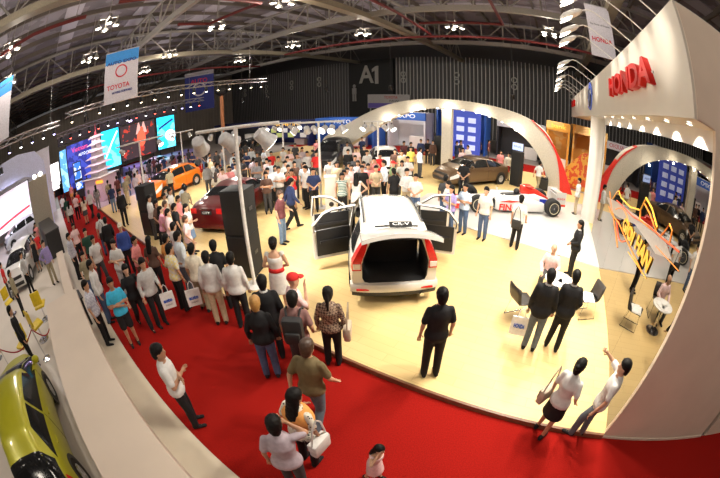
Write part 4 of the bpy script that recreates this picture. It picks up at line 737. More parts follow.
# orange racing-car drawing and slogan stuck on the mirror
m_or = mat('orange_film', (.85, .24, .02), .4); m_ye = mat('yellow_film', (.85, .42, .03), .4); m_rd = mat('red_film', (.8, .08, .02), .4)
dec = thing('mirror_graphic', 'orange and yellow racing car line drawing with slogan letters on the mirror', 'graphic', (2.325, 0, 0))
def stroke(pts, r, m): MB().path([(0, y, z) for y, z in pts], r, 5).build('stroke', m, dec)
def arc(y0, z0, y1, z1, h, n=8): return [(y0+(y1-y0)*t, z0+(z1-z0)*t+h*math.sin(math.pi*t)) for t in [i/n for i in range(n+1)]]
bd = MB(); bd.prism([(11.0, 2.03), (9.2, 2.32), (7.3, 2.56), (4.9, 2.86), (4.3, 2.75), (5.1, 2.5), (6.9, 2.42), (8.6, 2.05), (9.7, 1.88)], -.002, .003, 'x')
bd.build('car_silhouette', mat('silver_film', (.36, .33, .31), .35), dec)
stroke([(9.9, 2.24), (9.45, 2.55), (9.2, 2.63), (8.8, 2.54), (7.6, 2.6), (6.7, 2.79), (6.55, 2.97), (6.42, 3.12), (5.9, 3.05), (5.36, 2.86)], 0.021, m_ye)
stroke([(10.3, 1.88), (9.6, 1.83), (8.5, 1.93), (7.7, 1.90), (6.4, 1.92), (5.5, 1.95)], 0.018, m_or)
stroke([(9.3, 2.34), (7.2, 2.5), (5.9, 2.72), (5.0, 2.82), (4.1, 2.95)], 0.015, m_rd)
stroke([(5.1, 2.8), (4.9, 2.98), (4.78, 3.12), (4.6, 3.08), (4.58, 2.9)], 0.017, m_or)
stroke([(6.7, 2.82), (6.6, 2.62), (6.0, 2.69), (5.3, 2.78), (6.0, 2.93), (6.5, 2.99)], 0.018, m_or)
stroke([(5.2, 2.6), (4.5, 2.68), (3.9, 2.76)], 0.008, m_or)
stroke([(10.6, 2.3), (9.9, 2.0), (8.9, 1.7), (8.0, 1.45)], 0.018, m_or)
stroke(arc(9.2, 2.1, 6.9, 2.05, .3), 0.018, m_or); stroke(arc(8.8, 1.9, 7.3, 1.9, -.25), 0.018, m_rd)
for w_, y_, z_ in (('GIOI', 7.35, 2.12), ('HAN', 5.85, 2.2)):
    text('slogan_lettering', w_, .42, m_ye, dec, (-.02, y_, z_), FACE_MX, .004, width=1.3, bold=.02, shear=.2)
stroke([(6.9, 1.78), (5.2, 2.0)], 0.012, m_ye)
# big red letters, second sign and round emblem on the fascia
s = thing('honda_sign', 'large red raised company letters on the near part of the white fascia', 'sign', (1.83, 7.05, 5.37))
text('lettering', 'HONDA', .66, mat('sign_red', (.50, .008, .005), .4, spec=.25), s, (0, 0, 0), FACE_MX, .07, width=4.15, bold=.02)
MB().box((.06, 0, 0), (.03, 4.1, .04)).build('mounting_rail', mat('rail_grey', (.5, .48, .45), .4), s)
s = thing('honda_sign', 'small red company letters on the far end of the white fascia', 'sign', (1.83, 25.2, 5.62))
text('lettering', 'HONDA', .62, mat('sign_red'), s, (0, 0, 0), FACE_MX, .05, width=3.0, bold=.02)
MB().box((.05, 0, 0), (.05, 3.0, .04)).build('mounting_rail', mat('rail_grey'), s)
s = thing('round_emblem', 'blue and black script emblem between the red letters on the fascia', 'emblem', (1.86, 14.3, 5.5))
m_blue = mat('emblem_blue', (.06, .12, .55), .35)
MB().lathe([(.62, 0), (.62, -.04), (.5, -.04), (.5, 0)], (0, 0, 0), 28, (1, 0, 0)).build('ring', m_blue, s)
MB().path([(-.03, .45-.9*t, .35*math.sin(t*9)-.1) for t in [i/16 for i in range(17)]], .06, 6).build('script', mat('script_black', (.03, .03, .06), .4), s)
MB().path([(-.03, .3-.6*t, -.5+.9*t) for t in [i/6 for i in range(7)]], .05, 6).build('script', m_blue, s)
# white pillar under the fascia
p = MB(); p.loft([[(2.48+.52*math.cos(a)*(1+.03*math.cos(9*a)), 14.8+.58*math.sin(a)*(1+.03*math.cos(9*a)), z) for a in [2*math.pi*i/54 for i in range(54)]] for z in (.1, 4.67)])
struct(p.build('wall_pillar', white, None, 40), 'white fluted pillar between mirror and racing car')

# arm lamps on top of the fascia
m_lampwhite = mat('lamp_white', (.85, .85, .83), .3); m_glow = mat('lamp_glow', (1, .95, .85), .4, emit=7., ecol=(1, .93, .80))
ys = [4.25, 5.31, 6.37, 7.61, 8.72, 12.6, 14.25, 17.2, 19.9, 22.0, 24.0]
for i, y in enumerate(ys):
    t = thing('arm_lamp', 'white gooseneck floodlight leaning out from the top edge of the white fascia', 'lamp', (1.95, y, 6.18), 0, 'gooseneck lamps along the fascia')
    MB().path([(0, 0, -.02), (-.12, 0, .05), (-.84, 0, .44), (-1.0, 0, .46), (-1.18, 0, .38)], .016, 6).build('arm', m_lampwhite, t, True)
    h = MB(); h.loft([[(-1.12-.52*u, .13*s_*w, .40-.30*u+c_*w*.09) for s_, c_ in [(math.cos(a), math.sin(a)) for a in [2*math.pi*j/12 for j in range(12)]]] for u, w in ((0, .3), (.15, .8), (.5, 1.1), (.85, 1.), (1., .35))])
    h.build('lamp_head', m_lampwhite, t, True)
    g_ = MB(); g_.loft([[(-1.24-.36*u-.05, .10*s_*w, .31-.24*u-.075+c_*.015) for s_, c_ in [(math.cos(a), math.sin(a)) for a in [2*math.pi*j/12 for j in range(12)]]] for u, w in ((0, .5), (.3, 1.), (.7, 1.), (1., .5))])
    g_.build('lamp_glass', m_glow, t, True)
    light('arm_lamp_light', 'SPOT', (.62, y, 6.05), ARM_W, (1, .92, .78), (-1.2, y+.3, 0), .12, 125, .8)
    light('fascia_wash', 'SPOT', (.70, y, 6.1), ARM_W*.12, (1, .93, .80), (1.95, y, 5.75), .05, 62, .9)
# downlights in the soffit that graze the strip above the mirror
for k, y in enumerate((3.95, 5.0, 6.2, 7.4, 8.7, 10.2, 11.8)):
    t = thing('soffit_downlight', 'small round recessed downlight under the white fascia above the mirror', 'lamp', (2.12, y, 4.655), 0, 'soffit downlights')
    MB().lathe([(.075, 0), (.075, -.02), (.055, -.02), (.055, 0)], (0, 0, 0), 14).build('trim_ring', chrome, t)
    MB().lathe([(.052, -.004), (.052, -.012)], (0, 0, 0), 14).build('lens', m_glow, t)
    light('downlight', 'SPOT', (2.15, y, 4.63), 110, (1, .9, .72), (2.33, y, 4.0), .04, 110, .6)

# ================================================================== curved arch with red tail
outer = [(-16.4, .1), (-15.4, 1.6), (-13.15, 2.73), (-11.2, 3.66), (-9.35, 4.22), (-7.35, 4.48), (-5.45, 4.5), (-3.63, 4.38), (-2.13, 4.15), (-.92, 3.75), (-.1, 3.18), (.42, 2.4), (.72, 1.5), (.95, .1)]
inner = [(-14.6, .1), (-13.6, .85), (-11.96, 1.9), (-10.43, 2.84), (-9.36, 3.36), (-8.0, 3.75), (-6.7, 3.95), (-5.45, 3.95), (-4.2, 3.83), (-3.0, 3.55), (-1.8, 3.0), (-.97, 2.33), (-.27, 1.42), (.24, .1)]
def resample(pts, n=40):
    P = [Vector((*p, 0)) for p in pts]; out = []
    for i in range(n+1):
        u = i/n*(len(P)-1); k = min(int(u), len(P)-2); t = u-k
        p0, p1, p2, p3 = P[max(k-1, 0)], P[k], P[k+1], P[min(k+2, len(P)-1)]
        q = .5*((2*p1)+(p2-p0)*t+(2*p0-5*p1+4*p2-p3)*t*t+(3*p1-p0-3*p2+p3)*t**3); out.append((q.x, q.y))
    return out
O, I = resample(outer), resample(inner)
ar = thing('stage_arch', 'sweeping white curved arch spanning the back of the stage with a red tail', 'arch', (0, 19, 0))
a = MB(); a.loft([[(o_[0], 0, o_[1]), (o_[0], .8, o_[1]), (i_[0], .8, i_[1]), (i_[0], 0, i_[1])] for o_, i_ in zip(O, I)])
a.build('arch_band', mat('arch_white', (.60, .56, .48), .4), ar, 40)
tail_o = resample([(-1.1, 3.86), (-.15, 3.2), (.6, 2.2), (1.15, 1.3), (1.75, .1)], 20); tail_i = resample([(-1.05, 3.80), (-.2, 3.1), (.40, 2.3), (.72, 1.4), (.96, .1)], 20)
a = MB(); a.loft([[(o_[0], -.06, o_[1]), (o_[0], .7, o_[1]), (i_[0], .7, i_[1]), (i_[0], -.06, i_[1])] for o_, i_ in zip(tail_o, tail_i)])
a.build('red_tail', mat('arch_red', (.75, .03, .025), .35), ar, 40)
MB().box((-6.33, .4, 1.95), (.62, .5, 3.95), bev=.03).build('arch_post', mat('arch_white'), ar)
for k in range(12):
    i = 7+k*2 if k < 12 else 0
    q = I[8+k*2] if 8+k*2 < len(I) else I[-4]
    l_ = MB().lathe([(.05, 0), (.07, -.05)], (q[0], .1, q[1]+.01), 10).build('arch_spot', m_glow, ar)
for q in (I[10], I[15], I[20], I[25], I[30]):
    light('arch_light', 'POINT', (q[0], 18.8, q[1]-.12), 45, (1, .9, .72), None, .06)
# ================================================================== cars
def interp(tab, x):
    if x <= tab[0][0]: return tab[0][1]
    for (a, va), (b, vb) in zip(tab, tab[1:]):
        if x <= b:
            t = (x-a)/(b-a); t = t*t*(3-2*t)*.5+t*.5; return va+(vb-va)*t
    return tab[-1][1]
class Car:
    """body surface S(x, v): x from tail (0) to nose (L), v from sill (0) over shoulder (.5) to roof centre (1)"""
    VK = (0, .10, .25, .45, .5, .72, .86, .94, 1.)
    def __init__(s, L, W, top, belt, sill=.22, roofw=.66, tail_w=.86, nose_w=.80):
        s.L, s.W, s.top, s.belt, s.sill, s.roofw, s.tw, s.nw = L, W, top, belt, sill, roofw, tail_w, nose_w
    def hw(s, x):
        u = x/s.L; k = 1
        if u < .1: k = s.tw+(1-s.tw)*math.sin(u/.1*math.pi/2)
        if u > .84: k = s.nw+(1-s.nw)*math.cos((u-.84)/.16*math.pi/2)
        return s.W/2*k
    def sec(s, x):
        w = s.hw(x); zt, zb = interp(s.top, x), interp(s.belt, x); zb = min(zb, zt-.03); cab = max(0, min(1, (zt-zb)/.45))
        wt = w*(.90*(1-cab)+s.roofw*cab); z0 = s.sill; c = .06*cab+.012
        return [(w*.90, z0), (w*.97, z0+.07), (w*1.0, z0+(zb-z0)*.45), (w*.985, z0+(zb-z0)*.86), (w*.955, zb), (w*.955+(wt-w*.955)*.55, zb+(zt-zb-c)*.55), (wt, zt-c), (wt*.72, zt-c*.35), (0, zt)]
    def S(s, x, v, off=0.):
        P = s.sec(x); K = s.VK
        for i in range(8):
            if v <= K[i+1]+1e-9:
                t = (v-K[i])/(K[i+1]-K[i]); y = P[i][0]+(P[i+1][0]-P[i][0])*t; z = P[i][1]+(P[i+1][1]-P[i][1])*t; break
        return Vector((x, y, z))
    def N(s, x, v):
        e = .03; a = s.S(min(x+e, s.L), v)-s.S(max(x-e, 0), v); b = s.S(x, min(v+.02, 1))-s.S(x, max(v-.02, 0)); n = a.cross(b)
        if n.length < 1e-9: return Vector((0, 0, 1))
        n.normalize(); return n if (n.y > -.01 and (n.z > 0 or n.y > .2)) or n.y > .2 else -n
    def shell(s, skip=None, nx=46):
        vs = [0, .05, .10, .18, .25, .35, .45, .5, .58, .65, .72, .79, .86, .9, .94, .97, 1.]
        xs = [s.L*i/nx for i in range(nx+1)]; mb = MB(); ring = []
        for x in xs:
            r = [s.S(x, v) for v in vs]; ring.append(r+[Vector((p.x, -p.y, p.z)) for p in r[-2::-1]])
        n = len(ring[0]); mb.v = [tuple(p) for r in ring for p in r]
        for i in range(nx):
            for j in range(n-1):
                vm = (vs+vs[-2::-1]); v = (vm[j]+vm[j+1])/2; xm = (xs[i]+xs[i+1])/2; side = 1 if j < len(vs)-1 else -1
                if skip and skip(xm, v, side): continue
                mb.f.append((i*n+j, i*n+j+1, (i+1)*n+j+1, (i+1)*n+j)); mb.mi.append(0)
        if not (skip and skip(-1, .5, 1)): mb.f.append(tuple(range(n))); mb.mi.append(0)
        mb.f.append(tuple(nx*n+j for j in range(n))[::-1]); mb.mi.append(0)
        return mb
    def patch(s, q, off=.008, nu=10, nv=5, sides=(1, -1), mb=None, thick=0.):
        """q = (x at v0 start, x at v0 end, v0), (x at v1 start, x at v1 end, v1)"""
        mb = mb or MB(); mb.weld = True; (a0, b0, v0), (a1, b1, v1) = q
        for sd in sides:
            pts = []
            for j in range(nv+1):
                t = j/nv; v = v0+(v1-v0)*t
                for i in range(nu+1):
                    u = i/nu; x = (a0+(b0-a0)*u)*(1-t)+(a1+(b1-a1)*u)*t
                    p = s.S(x, v)+s.N(x, v)*off; pts.append(Vector((p.x, p.y*sd, p.z)))
            mb.add(pts, [(j*(nu+1)+i, j*(nu+1)+i+1, (j+1)*(nu+1)+i+1, (j+1)*(nu+1)+i) for j in range(nv) for i in range(nu)])
        return mb
m_glass = mat('car_glass', (.010, .011, .012), .12, spec=.4); m_tire = mat('tyre', (.015, .015, .016), .8); m_rim = mat('alloy_rim', (.62, .62, .63), .3, .35)
m_trim = mat('car_black_trim', (.018, .018, .02), .45); m_tail = mat('tail_light_red', (.62, .02, .02), .15); m_head = mat('headlight', (.75, .78, .8), .1, spec=.9)
m_seat = mat('seat_black', (.02, .02, .022), .7)
def pair(c, t, q, name, m_, **k):
    for sd in (1, -1): c.patch(q, sides=(sd,), **k).build(name, m_, t, True)
def wheel(parent, x, y, r, w, sd):
    wm_ = obj('wheel', None, parent, (x, y, r))
    MB().lathe([(r*.60, -w/2), (r*.93, -w/2), (r, -w/2+.04), (r, w/2-.04), (r*.93, w/2), (r*.60, w/2)], (0, 0, 0), 24, (0, 1, 0)).build('tyre', m_tire, wm_, 40)
    h = MB(); h.lathe([(r*.62, sd*(w/2-.05)), (r*.62, sd*(w/2-.005)), (r*.52, sd*(w/2-.01)), (r*.50, sd*(w/2-.06)), (.001, sd*(w/2-.06))], (0, 0, 0), 24, (0, 1, 0))
    for k in range(5):
        a = k*math.tau/5+.3; h.box((math.cos(a)*r*.27, sd*(w/2-.025), math.sin(a)*r*.27), (r*.52, .03, r*.17), m=Matrix.Rotation(-a, 3, 'Y'))
    h.lathe([(r*.13, sd*(w/2-.06)), (r*.12, sd*(w/2))], (0, 0, 0), 10, (0, 1, 0)); h.build('rim', m_rim, wm_, 40)
def finish(t, c, xr, xf, r, paint):
    """wheels with dark arches, mirrors, handles"""
    for x in (xr, xf):
        for sd in (1, -1):
            w = c.hw(x); MB().lathe([(r+.055, 0), (r+.055, sd*.012), (r*.9, sd*.012), (r*.9, 0)], (x, sd*(w-.004), r+.01), 26, (0, 1, 0)).build('wheel_arch', m_trim, t, 40)
            wheel(t, x, sd*(w-.09), r, .21, sd)
def mirrors(t, c, x, paint):
    for sd in (1, -1):
        p = c.S(x, .52); mb = MB(); mb.ell((x, sd*(p.y+.13), p.z+.08), (.06, .12, .085)); mb.tube((x, sd*(p.y-.02), p.z), (x, sd*(p.y+.1), p.z+.05), .03); mb.build('wing_mirror', paint, t, True)
def handles(t, c, xs, m):
    for x in xs:
        for sd in (1, -1):
            p = c.S(x, .42)+c.N(x, .42)*.012; MB().box((p.x, sd*p.y, p.z), (.18, .03, .03), bev=.008).build('door_handle', m, t)
def plate(t, txt, x, z, m, size=.42, face=-1):
    """number plate on the tail (face -1) or nose"""
    MB().box((x, 0, z), (.02, size, size*.30), bev=.004).build('number_plate', m, t)
    if txt: text('plate_lettering', txt, size*.26, mat('plate_white', (.85, .85, .85), .5), t, (x+face*.013, 0, z), (R(90), 0, R(-90) if face < 0 else R(90)), .002, width=size*.7)
def seams(t, c, xs, v0=.04, v1=.5):
    for x in xs:
        for sd in (1, -1):
            MB().path([Vector((p.x, sd*p.y, p.z)) for p in [c.S(x, v)+c.N(x, v)*.002 for v in [v0+(v1-v0)*i/6 for i in range(7)]]], .006, 4).build('door_seam', m_trim, t)

def sedan(name, label, loc, rz, pcol, txt='', tall=1.47, L=4.45, W=1.74, hatch=False, suv=False):
    paint = mat('paint_'+name+'_%.2f_%.2f_%.2f' % pcol, pcol, .30, .15, noise=(4, .03), coat=.5)
    t = thing(name, label, 'car', loc, rz)
    h = tall
    if hatch:
        top = [(0, .72), (.10, 1.02), (.45, h-.16), (.95, h-.03), (1.7, h), (2.35, h-.05), (2.75, h-.17), (3.45, 1.04), (3.9, .96), (L-.18, .78), (L, .56)]
        belt = [(0, .70), (.3, .98), (2.6, .96), (3.4, .97), (L, .54)]; rw = ((.18, .62), (.62, .97)); sw = [((.55, 1.55), (.95, 1.5)), ((1.62, 2.95), (1.57, 2.45))]; ws = (2.55, 3.4); xr, xf = .72, L-.78
    else:
        top = [(0, .78), (.12, 1.03), (.55, 1.09), (.8, 1.14), (1.45, h-.08), (1.95, h), (2.4, h-.02), (2.8, h-.14), (3.45, 1.02), (3.9, .93), (L-.2, .77), (L, .55)]
        belt = [(0, .74), (.3, .97), (2.6, .95), (3.4, .95), (L, .53)]; rw = ((.82, 1.38), (.82, 1.38)); sw = [((1.02, 1.82), (1.5, 1.85)), ((1.9, 3.15), (1.92, 2.6))]; ws = (2.72, 3.42); xr, xf = .85, L-.85
    c = Car(L, W, top, belt); t_ = obj('body_shell', c.shell().mesh('body_shell', paint, 50), t)
    for (a, b), (a1, b1) in sw: pair(c, t, ((a, b, .525), (a1, b1, .83)), 'side_window', m_glass)
    c.patch(((ws[0]+.06, ws[1], .60), (ws[0]+.06, ws[1], 1.)), nv=6).build('windscreen', m_glass, t, True)
    if hatch: c.patch(((.13, .50, .60), (.13, .50, 1.)), nv=6).build('rear_window', m_glass, t, True)
    else: c.patch(((.86, 1.36, .62), (.86, 1.36, 1.)), nv=6).build('rear_window', m_glass, t, True)
    pair(c, t, ((.0, .30, .34), (.0, .26, .52)), 'tail_light', m_tail, off=.012, nu=6)
    for sd in (1, -1): MB().box((-.01, sd*c.hw(0)*.78, .86 if not hatch else .92), (.06, .26, .19), bev=.02).build('tail_light', m_tail, t)
    pair(c, t, ((L-.55, L-.05, .34), (L-.65, L-.08, .52)), 'headlight', m_head, off=.012, nu=6)
    MB().box((L-.02, 0, .62), (.07, c.hw(L)*1.5, .13), bev=.02).build('grille', m_trim, t); MB().box((L-.01, 0, .36), (.08, c.hw(L)*1.7, .14), bev=.02).build('front_intake', m_trim, t)
    MB().box((.03, 0, .30), (.10, c.hw(0)*1.8, .16), bev=.03).build('rear_bumper_lip', paint, t)
    plate(t, txt, -.015, .80 if not hatch else .66, m_trim, .46)
    MB().box((-.012, 0, .93), (.03, .55, .025)).build('chrome_strip', chrome, t)
    mirrors(t, c, ws[1]-.28, paint); handles(t, c, (sw[0][0][0]+.55, sw[1][0][0]+.22), paint if not hatch else paint)
    seams(t, c, (sw[1][0][0]-.02, sw[1][0][1]+.02)); finish(t, c, xr, xf, .315, paint)
    return t

def place_mid(L, cx, cy, z, ang):
    """origin (tail centre on the ground) for a car whose middle stands at cx, cy and heads along ang"""
    return (cx-math.cos(ang)*L/2, cy-math.sin(ang)*L/2, z)
def hd(dx, dy): return math.atan2(dy, dx)

# bronze sedan under the arch; nose toward the left front
_a = hd(-1.55, -2.3)
sedan('sedan_car', 'bronze brown sedan parked beside the white arch post', place_mid(4.45, -4.05, 17.15, .1, _a), _a, (.115, .068, .036), '')
_a = hd(-.39, .92)
sedan('sedan_car', 'dark red sedan seen from the tail with a black plate', (-9.72, 5.35, .1), _a, (.10, .003, .005), 'CITY')
_a = hd(.3, -.95)
sedan('sedan_car', 'bright orange compact car on the stage behind the pink shirted visitors', place_mid(4.2, -18.3, 7.9, .1, _a), _a, (.75, .18, .01), '', 1.5, 4.2, 1.72, True)
_a = math.pi
sedan('hatchback_car', 'lime green hatchback parked behind the low cream partition', (-2.90, -2.83, 0), _a, (.46, .44, .015), '', 1.52, 3.95, 1.70, True)
_a = hd(.55, -.83)
sedan('sedan_car', 'white sedan behind the crowd under the arch with only its roof showing', place_mid(4.4, -9.1, 16.6, .1, _a), _a, (.72, .72, .70), '')
_a = hd(.3, -.95)
sedan('minivan_car', 'black people carrier behind the crowd at the left foot of the arch', place_mid(4.5, -12.9, 16.6, .1, _a), _a, (.015, .015, .018), '', 1.75, 4.5, 1.75, True)
_a = hd(.97, -.22)
sedan('hatchback_car', 'small white hatchback standing in the blue white booth', place_mid(4.0, -15.6, -2.9, 0, _a), _a, (.75, .74, .73), '', 1.5, 4.0, 1.7, True)
sedan('hatchback_car', 'white car before the bright booth screen', place_mid(4.0, -23.8, -3.7, 0, R(-70)), R(-70), (.70, .70, .74), '', 1.5, 4.0, 1.7, True)
sedan('minivan_car', 'dark car among the visitors behind the lighting poles', place_mid(4.4, -22.5, 17.5, .0, R(-60)), R(-60), (.02, .02, .022), '', 1.7, 4.4, 1.75, True)
sedan('sedan_car', 'white display car by the purple show stage', place_mid(4.4, -29.0, 11.0, .0, R(200)), R(200), (.62, .60, .66), '')

# ------------------------------------------------------------------ white SUV with everything open
pw = mat('paint_pearl_white', (.70, .68, .64), .2, noise=(3, .02), coat=.7)
L, W = 4.52, 1.84
top = [(0, 1.50), (.15, 1.585), (.45, 1.65), (1.0, 1.68), (1.5, 1.69), (2.1, 1.67), (2.6, 1.58), (3.35, 1.12), (3.9, 1.02), (4.3, .86), (L, .62)]
belt = [(0, 1.0), (.3, 1.05), (2.6, 1.03), (3.4, 1.05), (L, .60)]
c = Car(L, W, top, belt, .26, .70, .94, .82)
SUVA = hd(-.575, .818); suv = thing('suv_car', 'white sport utility car with raised tailgate and all four doors open', 'car', (-2.66, 5.32, .1), SUVA)
DR = [(.98, 1.92), (1.97, 3.02)]     # rear and front door spans
def skip(x, v, side):
    if x < 0: return True                                            # the tail is rebuilt as a frame round the load opening
    for a, b in DR:
        if a < x < b and .07 < v < .85 and not (x > 2.62 and v > .5 and (x-2.62)*.72 > (.86-v)): return True
    return False
obj('body_shell', c.shell(skip, 60).mesh('body_shell', pw, 50), suv)
half = [c.S(0, v) for v in (0, .10, .25, .45, .5, .72, .86, .94, 1.)]
out = half+[Vector((p.x, -p.y, p.z)) for p in half[-2::-1]]
hin = [(.52, .50), (.62, .53), (.665, .62), (.67, .92), (.64, 1.05), (.56, 1.28), (.50, 1.42), (.40, 1.46), (0, 1.475)]
inn = [Vector((-.01, y, z)) for y, z in hin]+[Vector((-.01, -y, z)) for y, z in hin[-2::-1]]
fr = MB(); fr.add(out+inn, [(i, i+1, len(out)+i+1, len(out)+i) for i in range(len(out)-1)]+[(0, len(out), 2*len(out)-1, len(out)-1)])
fr.build('tail_frame', pw, suv, 40)
b = MB(); prof = [(-.05, .28), (-.13, .32), (-.15, .42), (-.10, .49), (.04, .50), (.04, .28)]
b.loft([[(x+(.10*(abs(y)/.9)**3), y, z) for x, z in prof] for y in [-.91+1.82*i/14 for i in range(15)]]); b.build('rear_bumper', pw, suv, 50)
b = MB(); b.loft([[(x+(.10*(abs(y)/.9)**3), y, z) for x, z in ((-.10, .22), (-.14, .30), (-.12, .37), (.04, .37), (.04, .22))] for y in [-.88+1.76*i/14 for i in range(15)]]); b.build('bumper_skirt', m_trim, suv, 50)
for sd in (1, -1): MB().box((-.105, sd*.66, .40), (.04, .26, .045), bev=.01).build('reflector', m_tail, suv)
MB().tube((-.16, -.56, .24), (.1, -.56, .24), .045, n=12).build('exhaust', chrome, suv)
for sd in (1, -1):   # upright tail lights
    q = MB(); q.loft([[(x, sd*y, z) for x, y, z in r_] for r_ in ([(-.03, .68, .80), (-.03, .86, .80), (.14, .885, .80), (.1, .68, .80)], [(-.05, .68, 1.0), (-.05, .85, 1.0), (.14, .87, 1.0), (.1, .68, 1.0)], [(-.04, .60, 1.22), (-.04, .74, 1.22), (.10, .77, 1.22), (.1, .6, 1.22)], [(-.02, .54, 1.46), (-.02, .61, 1.46), (.06, .63, 1.46), (.06, .54, 1.46)])])
    tl = q.build('tail_light', m_tail, suv, 40)
    MB().box((-.045, sd*.77, .90), (.03, .15, .12), bev=.01).build('clear_lens', mat('clear_lens', (.8, .72, .70), .15), tl)
# cabin: floor, load bay, seats, dash
cb = MB(); cb.span((.0, -.72, .44), (3.3, .72, .50)); cb.build('cabin_floor', m_seat, suv)
cb = MB()
for sd in (1, -1): cb.span((.02, sd*.66, .50), (.95, sd*.70, 1.05)); cb.span((.05, sd*.60, 1.05), (.93, sd*.62, 1.50))
cb.span((.94, -.62, .50), (.98, .62, 1.0)); cb.build('load_bay_lining', m_seat, suv)
MB().span((.02, -.64, 1.46), (.06, .64, 1.50)).build('gate_seal', m_trim, suv)
MB().span((.3, -.55, 1.54), (2.5, .55, 1.57)).build('roof_lining', m_seat, suv)
for x, ys_ in ((1.25, (-.38, 0, .38)), (2.25, (-.38, .38))):
    for y in ys_:
        w_ = .30 if x < 2 else .46
        st_ = obj('seat', None, suv, (x, y, .58))
        MB().box((.2, 0, .14), (.5, w_, .18), bev=.05).build('seat_cushion', m_seat, st_, 40)
        MB().box((-.1, 0, .48), (.16, w_, .62), bev=.05, m=Matrix.Rotation(R(-12), 3, 'Y')).build('seat_back', m_seat, st_, 40)
        MB().box((-.16, 0, .85), (.09, .22, .17), bev=.035).build('headrest', m_seat, st_, 40)
MB().box((3.1, 0, .92), (.35, 1.42, .25), bev=.06).build('dashboard', m_seat, suv, 40)
MB().lathe([(.19, 0), (.19, .03), (.16, .03), (.16, 0)], (2.78, .38, 1.0), 20, (.9, 0, .45)).build('steering_wheel', m_trim, suv, 40)
c.patch(((2.72, 3.36, .60), (2.72, 3.36, 1.)), nv=6).build('windscreen', m_glass, suv, True)
pair(c, suv, ((.16, .90, .55), (.34, .90, .82)), 'quarter_window', m_glass)
for sd in (1, -1):
    MB().path([Vector((p.x, sd*p.y*.97, p.z+.045)) for p in [c.S(x, .87) for x in (.45, .7, 1.4, 2.0, 2.5)]], .018, 6).build('roof_rail', m_trim, suv, True)
    for v in (.06, .5): pass
pair(c, suv, ((L-.55, L-.05, .34), (L-.65, L-.08, .52)), 'headlight', m_head, off=.012, nu=6)
MB().box((L-.02, 0, .66), (.07, 1.1, .16), bev=.02).build('grille', m_trim, suv)
mirrors_done = None
# tailgate, raised level with the roof
tg = obj('tailgate', None, suv, (.10, 0, 1.65), rot=(0, R(18), 0))
sec = lambda u: [(-u, y, -.10*(abs(y)/.7)**2.2-.06*u*u) for y in [-.70+1.4*j/12 for j in range(13)]]
g_ = MB(); rows = [sec(u) for u in [.92*i/8 for i in range(9)]]
wf = lambda i: 1-.02*i*0
vs_ = [Vector(p) for r_ in rows for p in r_]; lo = [v-Vector((0, 0, .07)) for v in vs_]; n_ = 13
fs_ = [(i*n_+j, i*n_+j+1, (i+1)*n_+j+1, (i+1)*n_+j) for i in range(8) for j in range(12)]
g_.add(vs_+lo, fs_+[tuple(q+len(vs_) for q in f_[::-1]) for f_ in fs_]+[(j, j+1, len(vs_)+j+1, len(vs_)+j) for j in range(12)]+[(8*n_+j, 8*n_+j+1, len(vs_)+8*n_+j+1, len(vs_)+8*n_+j) for j in range(12)]
       +[(i*n_, (i+1)*n_, len(vs_)+(i+1)*n_, len(vs_)+i*n_) for i in range(8)]+[(i*n_+12, (i+1)*n_+12, len(vs_)+(i+1)*n_+12, len(vs_)+i*n_+12) for i in range(8)])
g_.build('gate_panel', pw, tg, 40)
MB().box((-.45, 0, -.135), (.80, 1.12, .03)).build('gate_lining', m_trim, tg)
MB().path([(-.02, .42, .015), (-.03, .1, .03), (-.02, -.42, .015)], .018, 6).build('wiper', m_trim, tg, True)
MB().box((-.16, -.06, .06), (.17, .44, .02), bev=.006, m=Matrix.Rotation(R(-32), 3, 'Y')).build('show_plate', m_trim, tg)
text('plate_lettering', 'CR-V', .12, mat('plate_white', (.85, .85, .85), .5), tg, (-.166, -.06, .07), (R(32), 0, R(-90)), .002, width=.32)
for sd in (1, -1): MB().tube((.02, sd*.6, -.1), (-.42, sd*.62, -.14), .012).build('gas_strut', m_trim, tg)
# doors
def door(sd, xh, ln, ang, front):
    d_ = obj('door', None, suv, (xh, sd*.88, 0), rz=-sd*R(ang))
    lean = lambda z: -.05-(z-1.03)*.40 if z > 1.03 else -.05+.05*math.sin((z-.3)/.73*math.pi)
    zs = [.32, .45, .65, .85, .97, 1.03]
    p = MB(); r_ = []
    for z in zs: r_.append([(0, sd*lean(z), z), (-ln, sd*lean(z), z), (-ln, sd*(lean(z)-.08), z), (0, sd*(lean(z)-.08), z)])
    p.loft(r_); p.build('door_panel', pw, d_, 40)
    i_ = MB(); i_.span((-ln+.07, sd*-.145, .40), (-.06, sd*-.115, 1.06)); i_.span((-ln+.15, sd*-.19, .72), (-.12, sd*-.12, .79)); i_.build('door_trim', m_trim, d_)
    fr_ = [(0, 1.03), (-.55 if front else -.10, 1.57), (-ln+.12, 1.62), (-ln+.02, 1.03)]
    if front: fr_ = [(0, 1.05), (-.30, 1.30), (-.58, 1.52), (-.80, 1.58), (-ln+.03, 1.60), (-ln+.01, 1.03)]
    else: fr_ = [(-.01, 1.03), (-.01, 1.60), (-.55, 1.58), (-.76, 1.50), (-ln+.0, 1.2), (-ln+.02, 1.03)]
    MB().path([(x, sd*(lean(z)-.04), z) for x, z in fr_], .038, 8).build('window_frame', pw, d_, 40)
    MB().path([(x*.97-.02, sd*(lean(z)-.07), z-.01) for x, z in fr_], .016, 6).build('window_seal', m_trim, d_, 40)
    MB().box((-ln+.14, sd*.02, .92), (.20, .03, .035), bev=.008).build('door_handle', pw, d_)
    if front:
        m_ = MB(); m_.ell((-.16, sd*.12, 1.12), (.07, .12, .09)); m_.tube((-.14, sd*-.05, 1.04), (-.15, sd*.06, 1.09), .03); m_.build('wing_mirror', pw, d_, True)
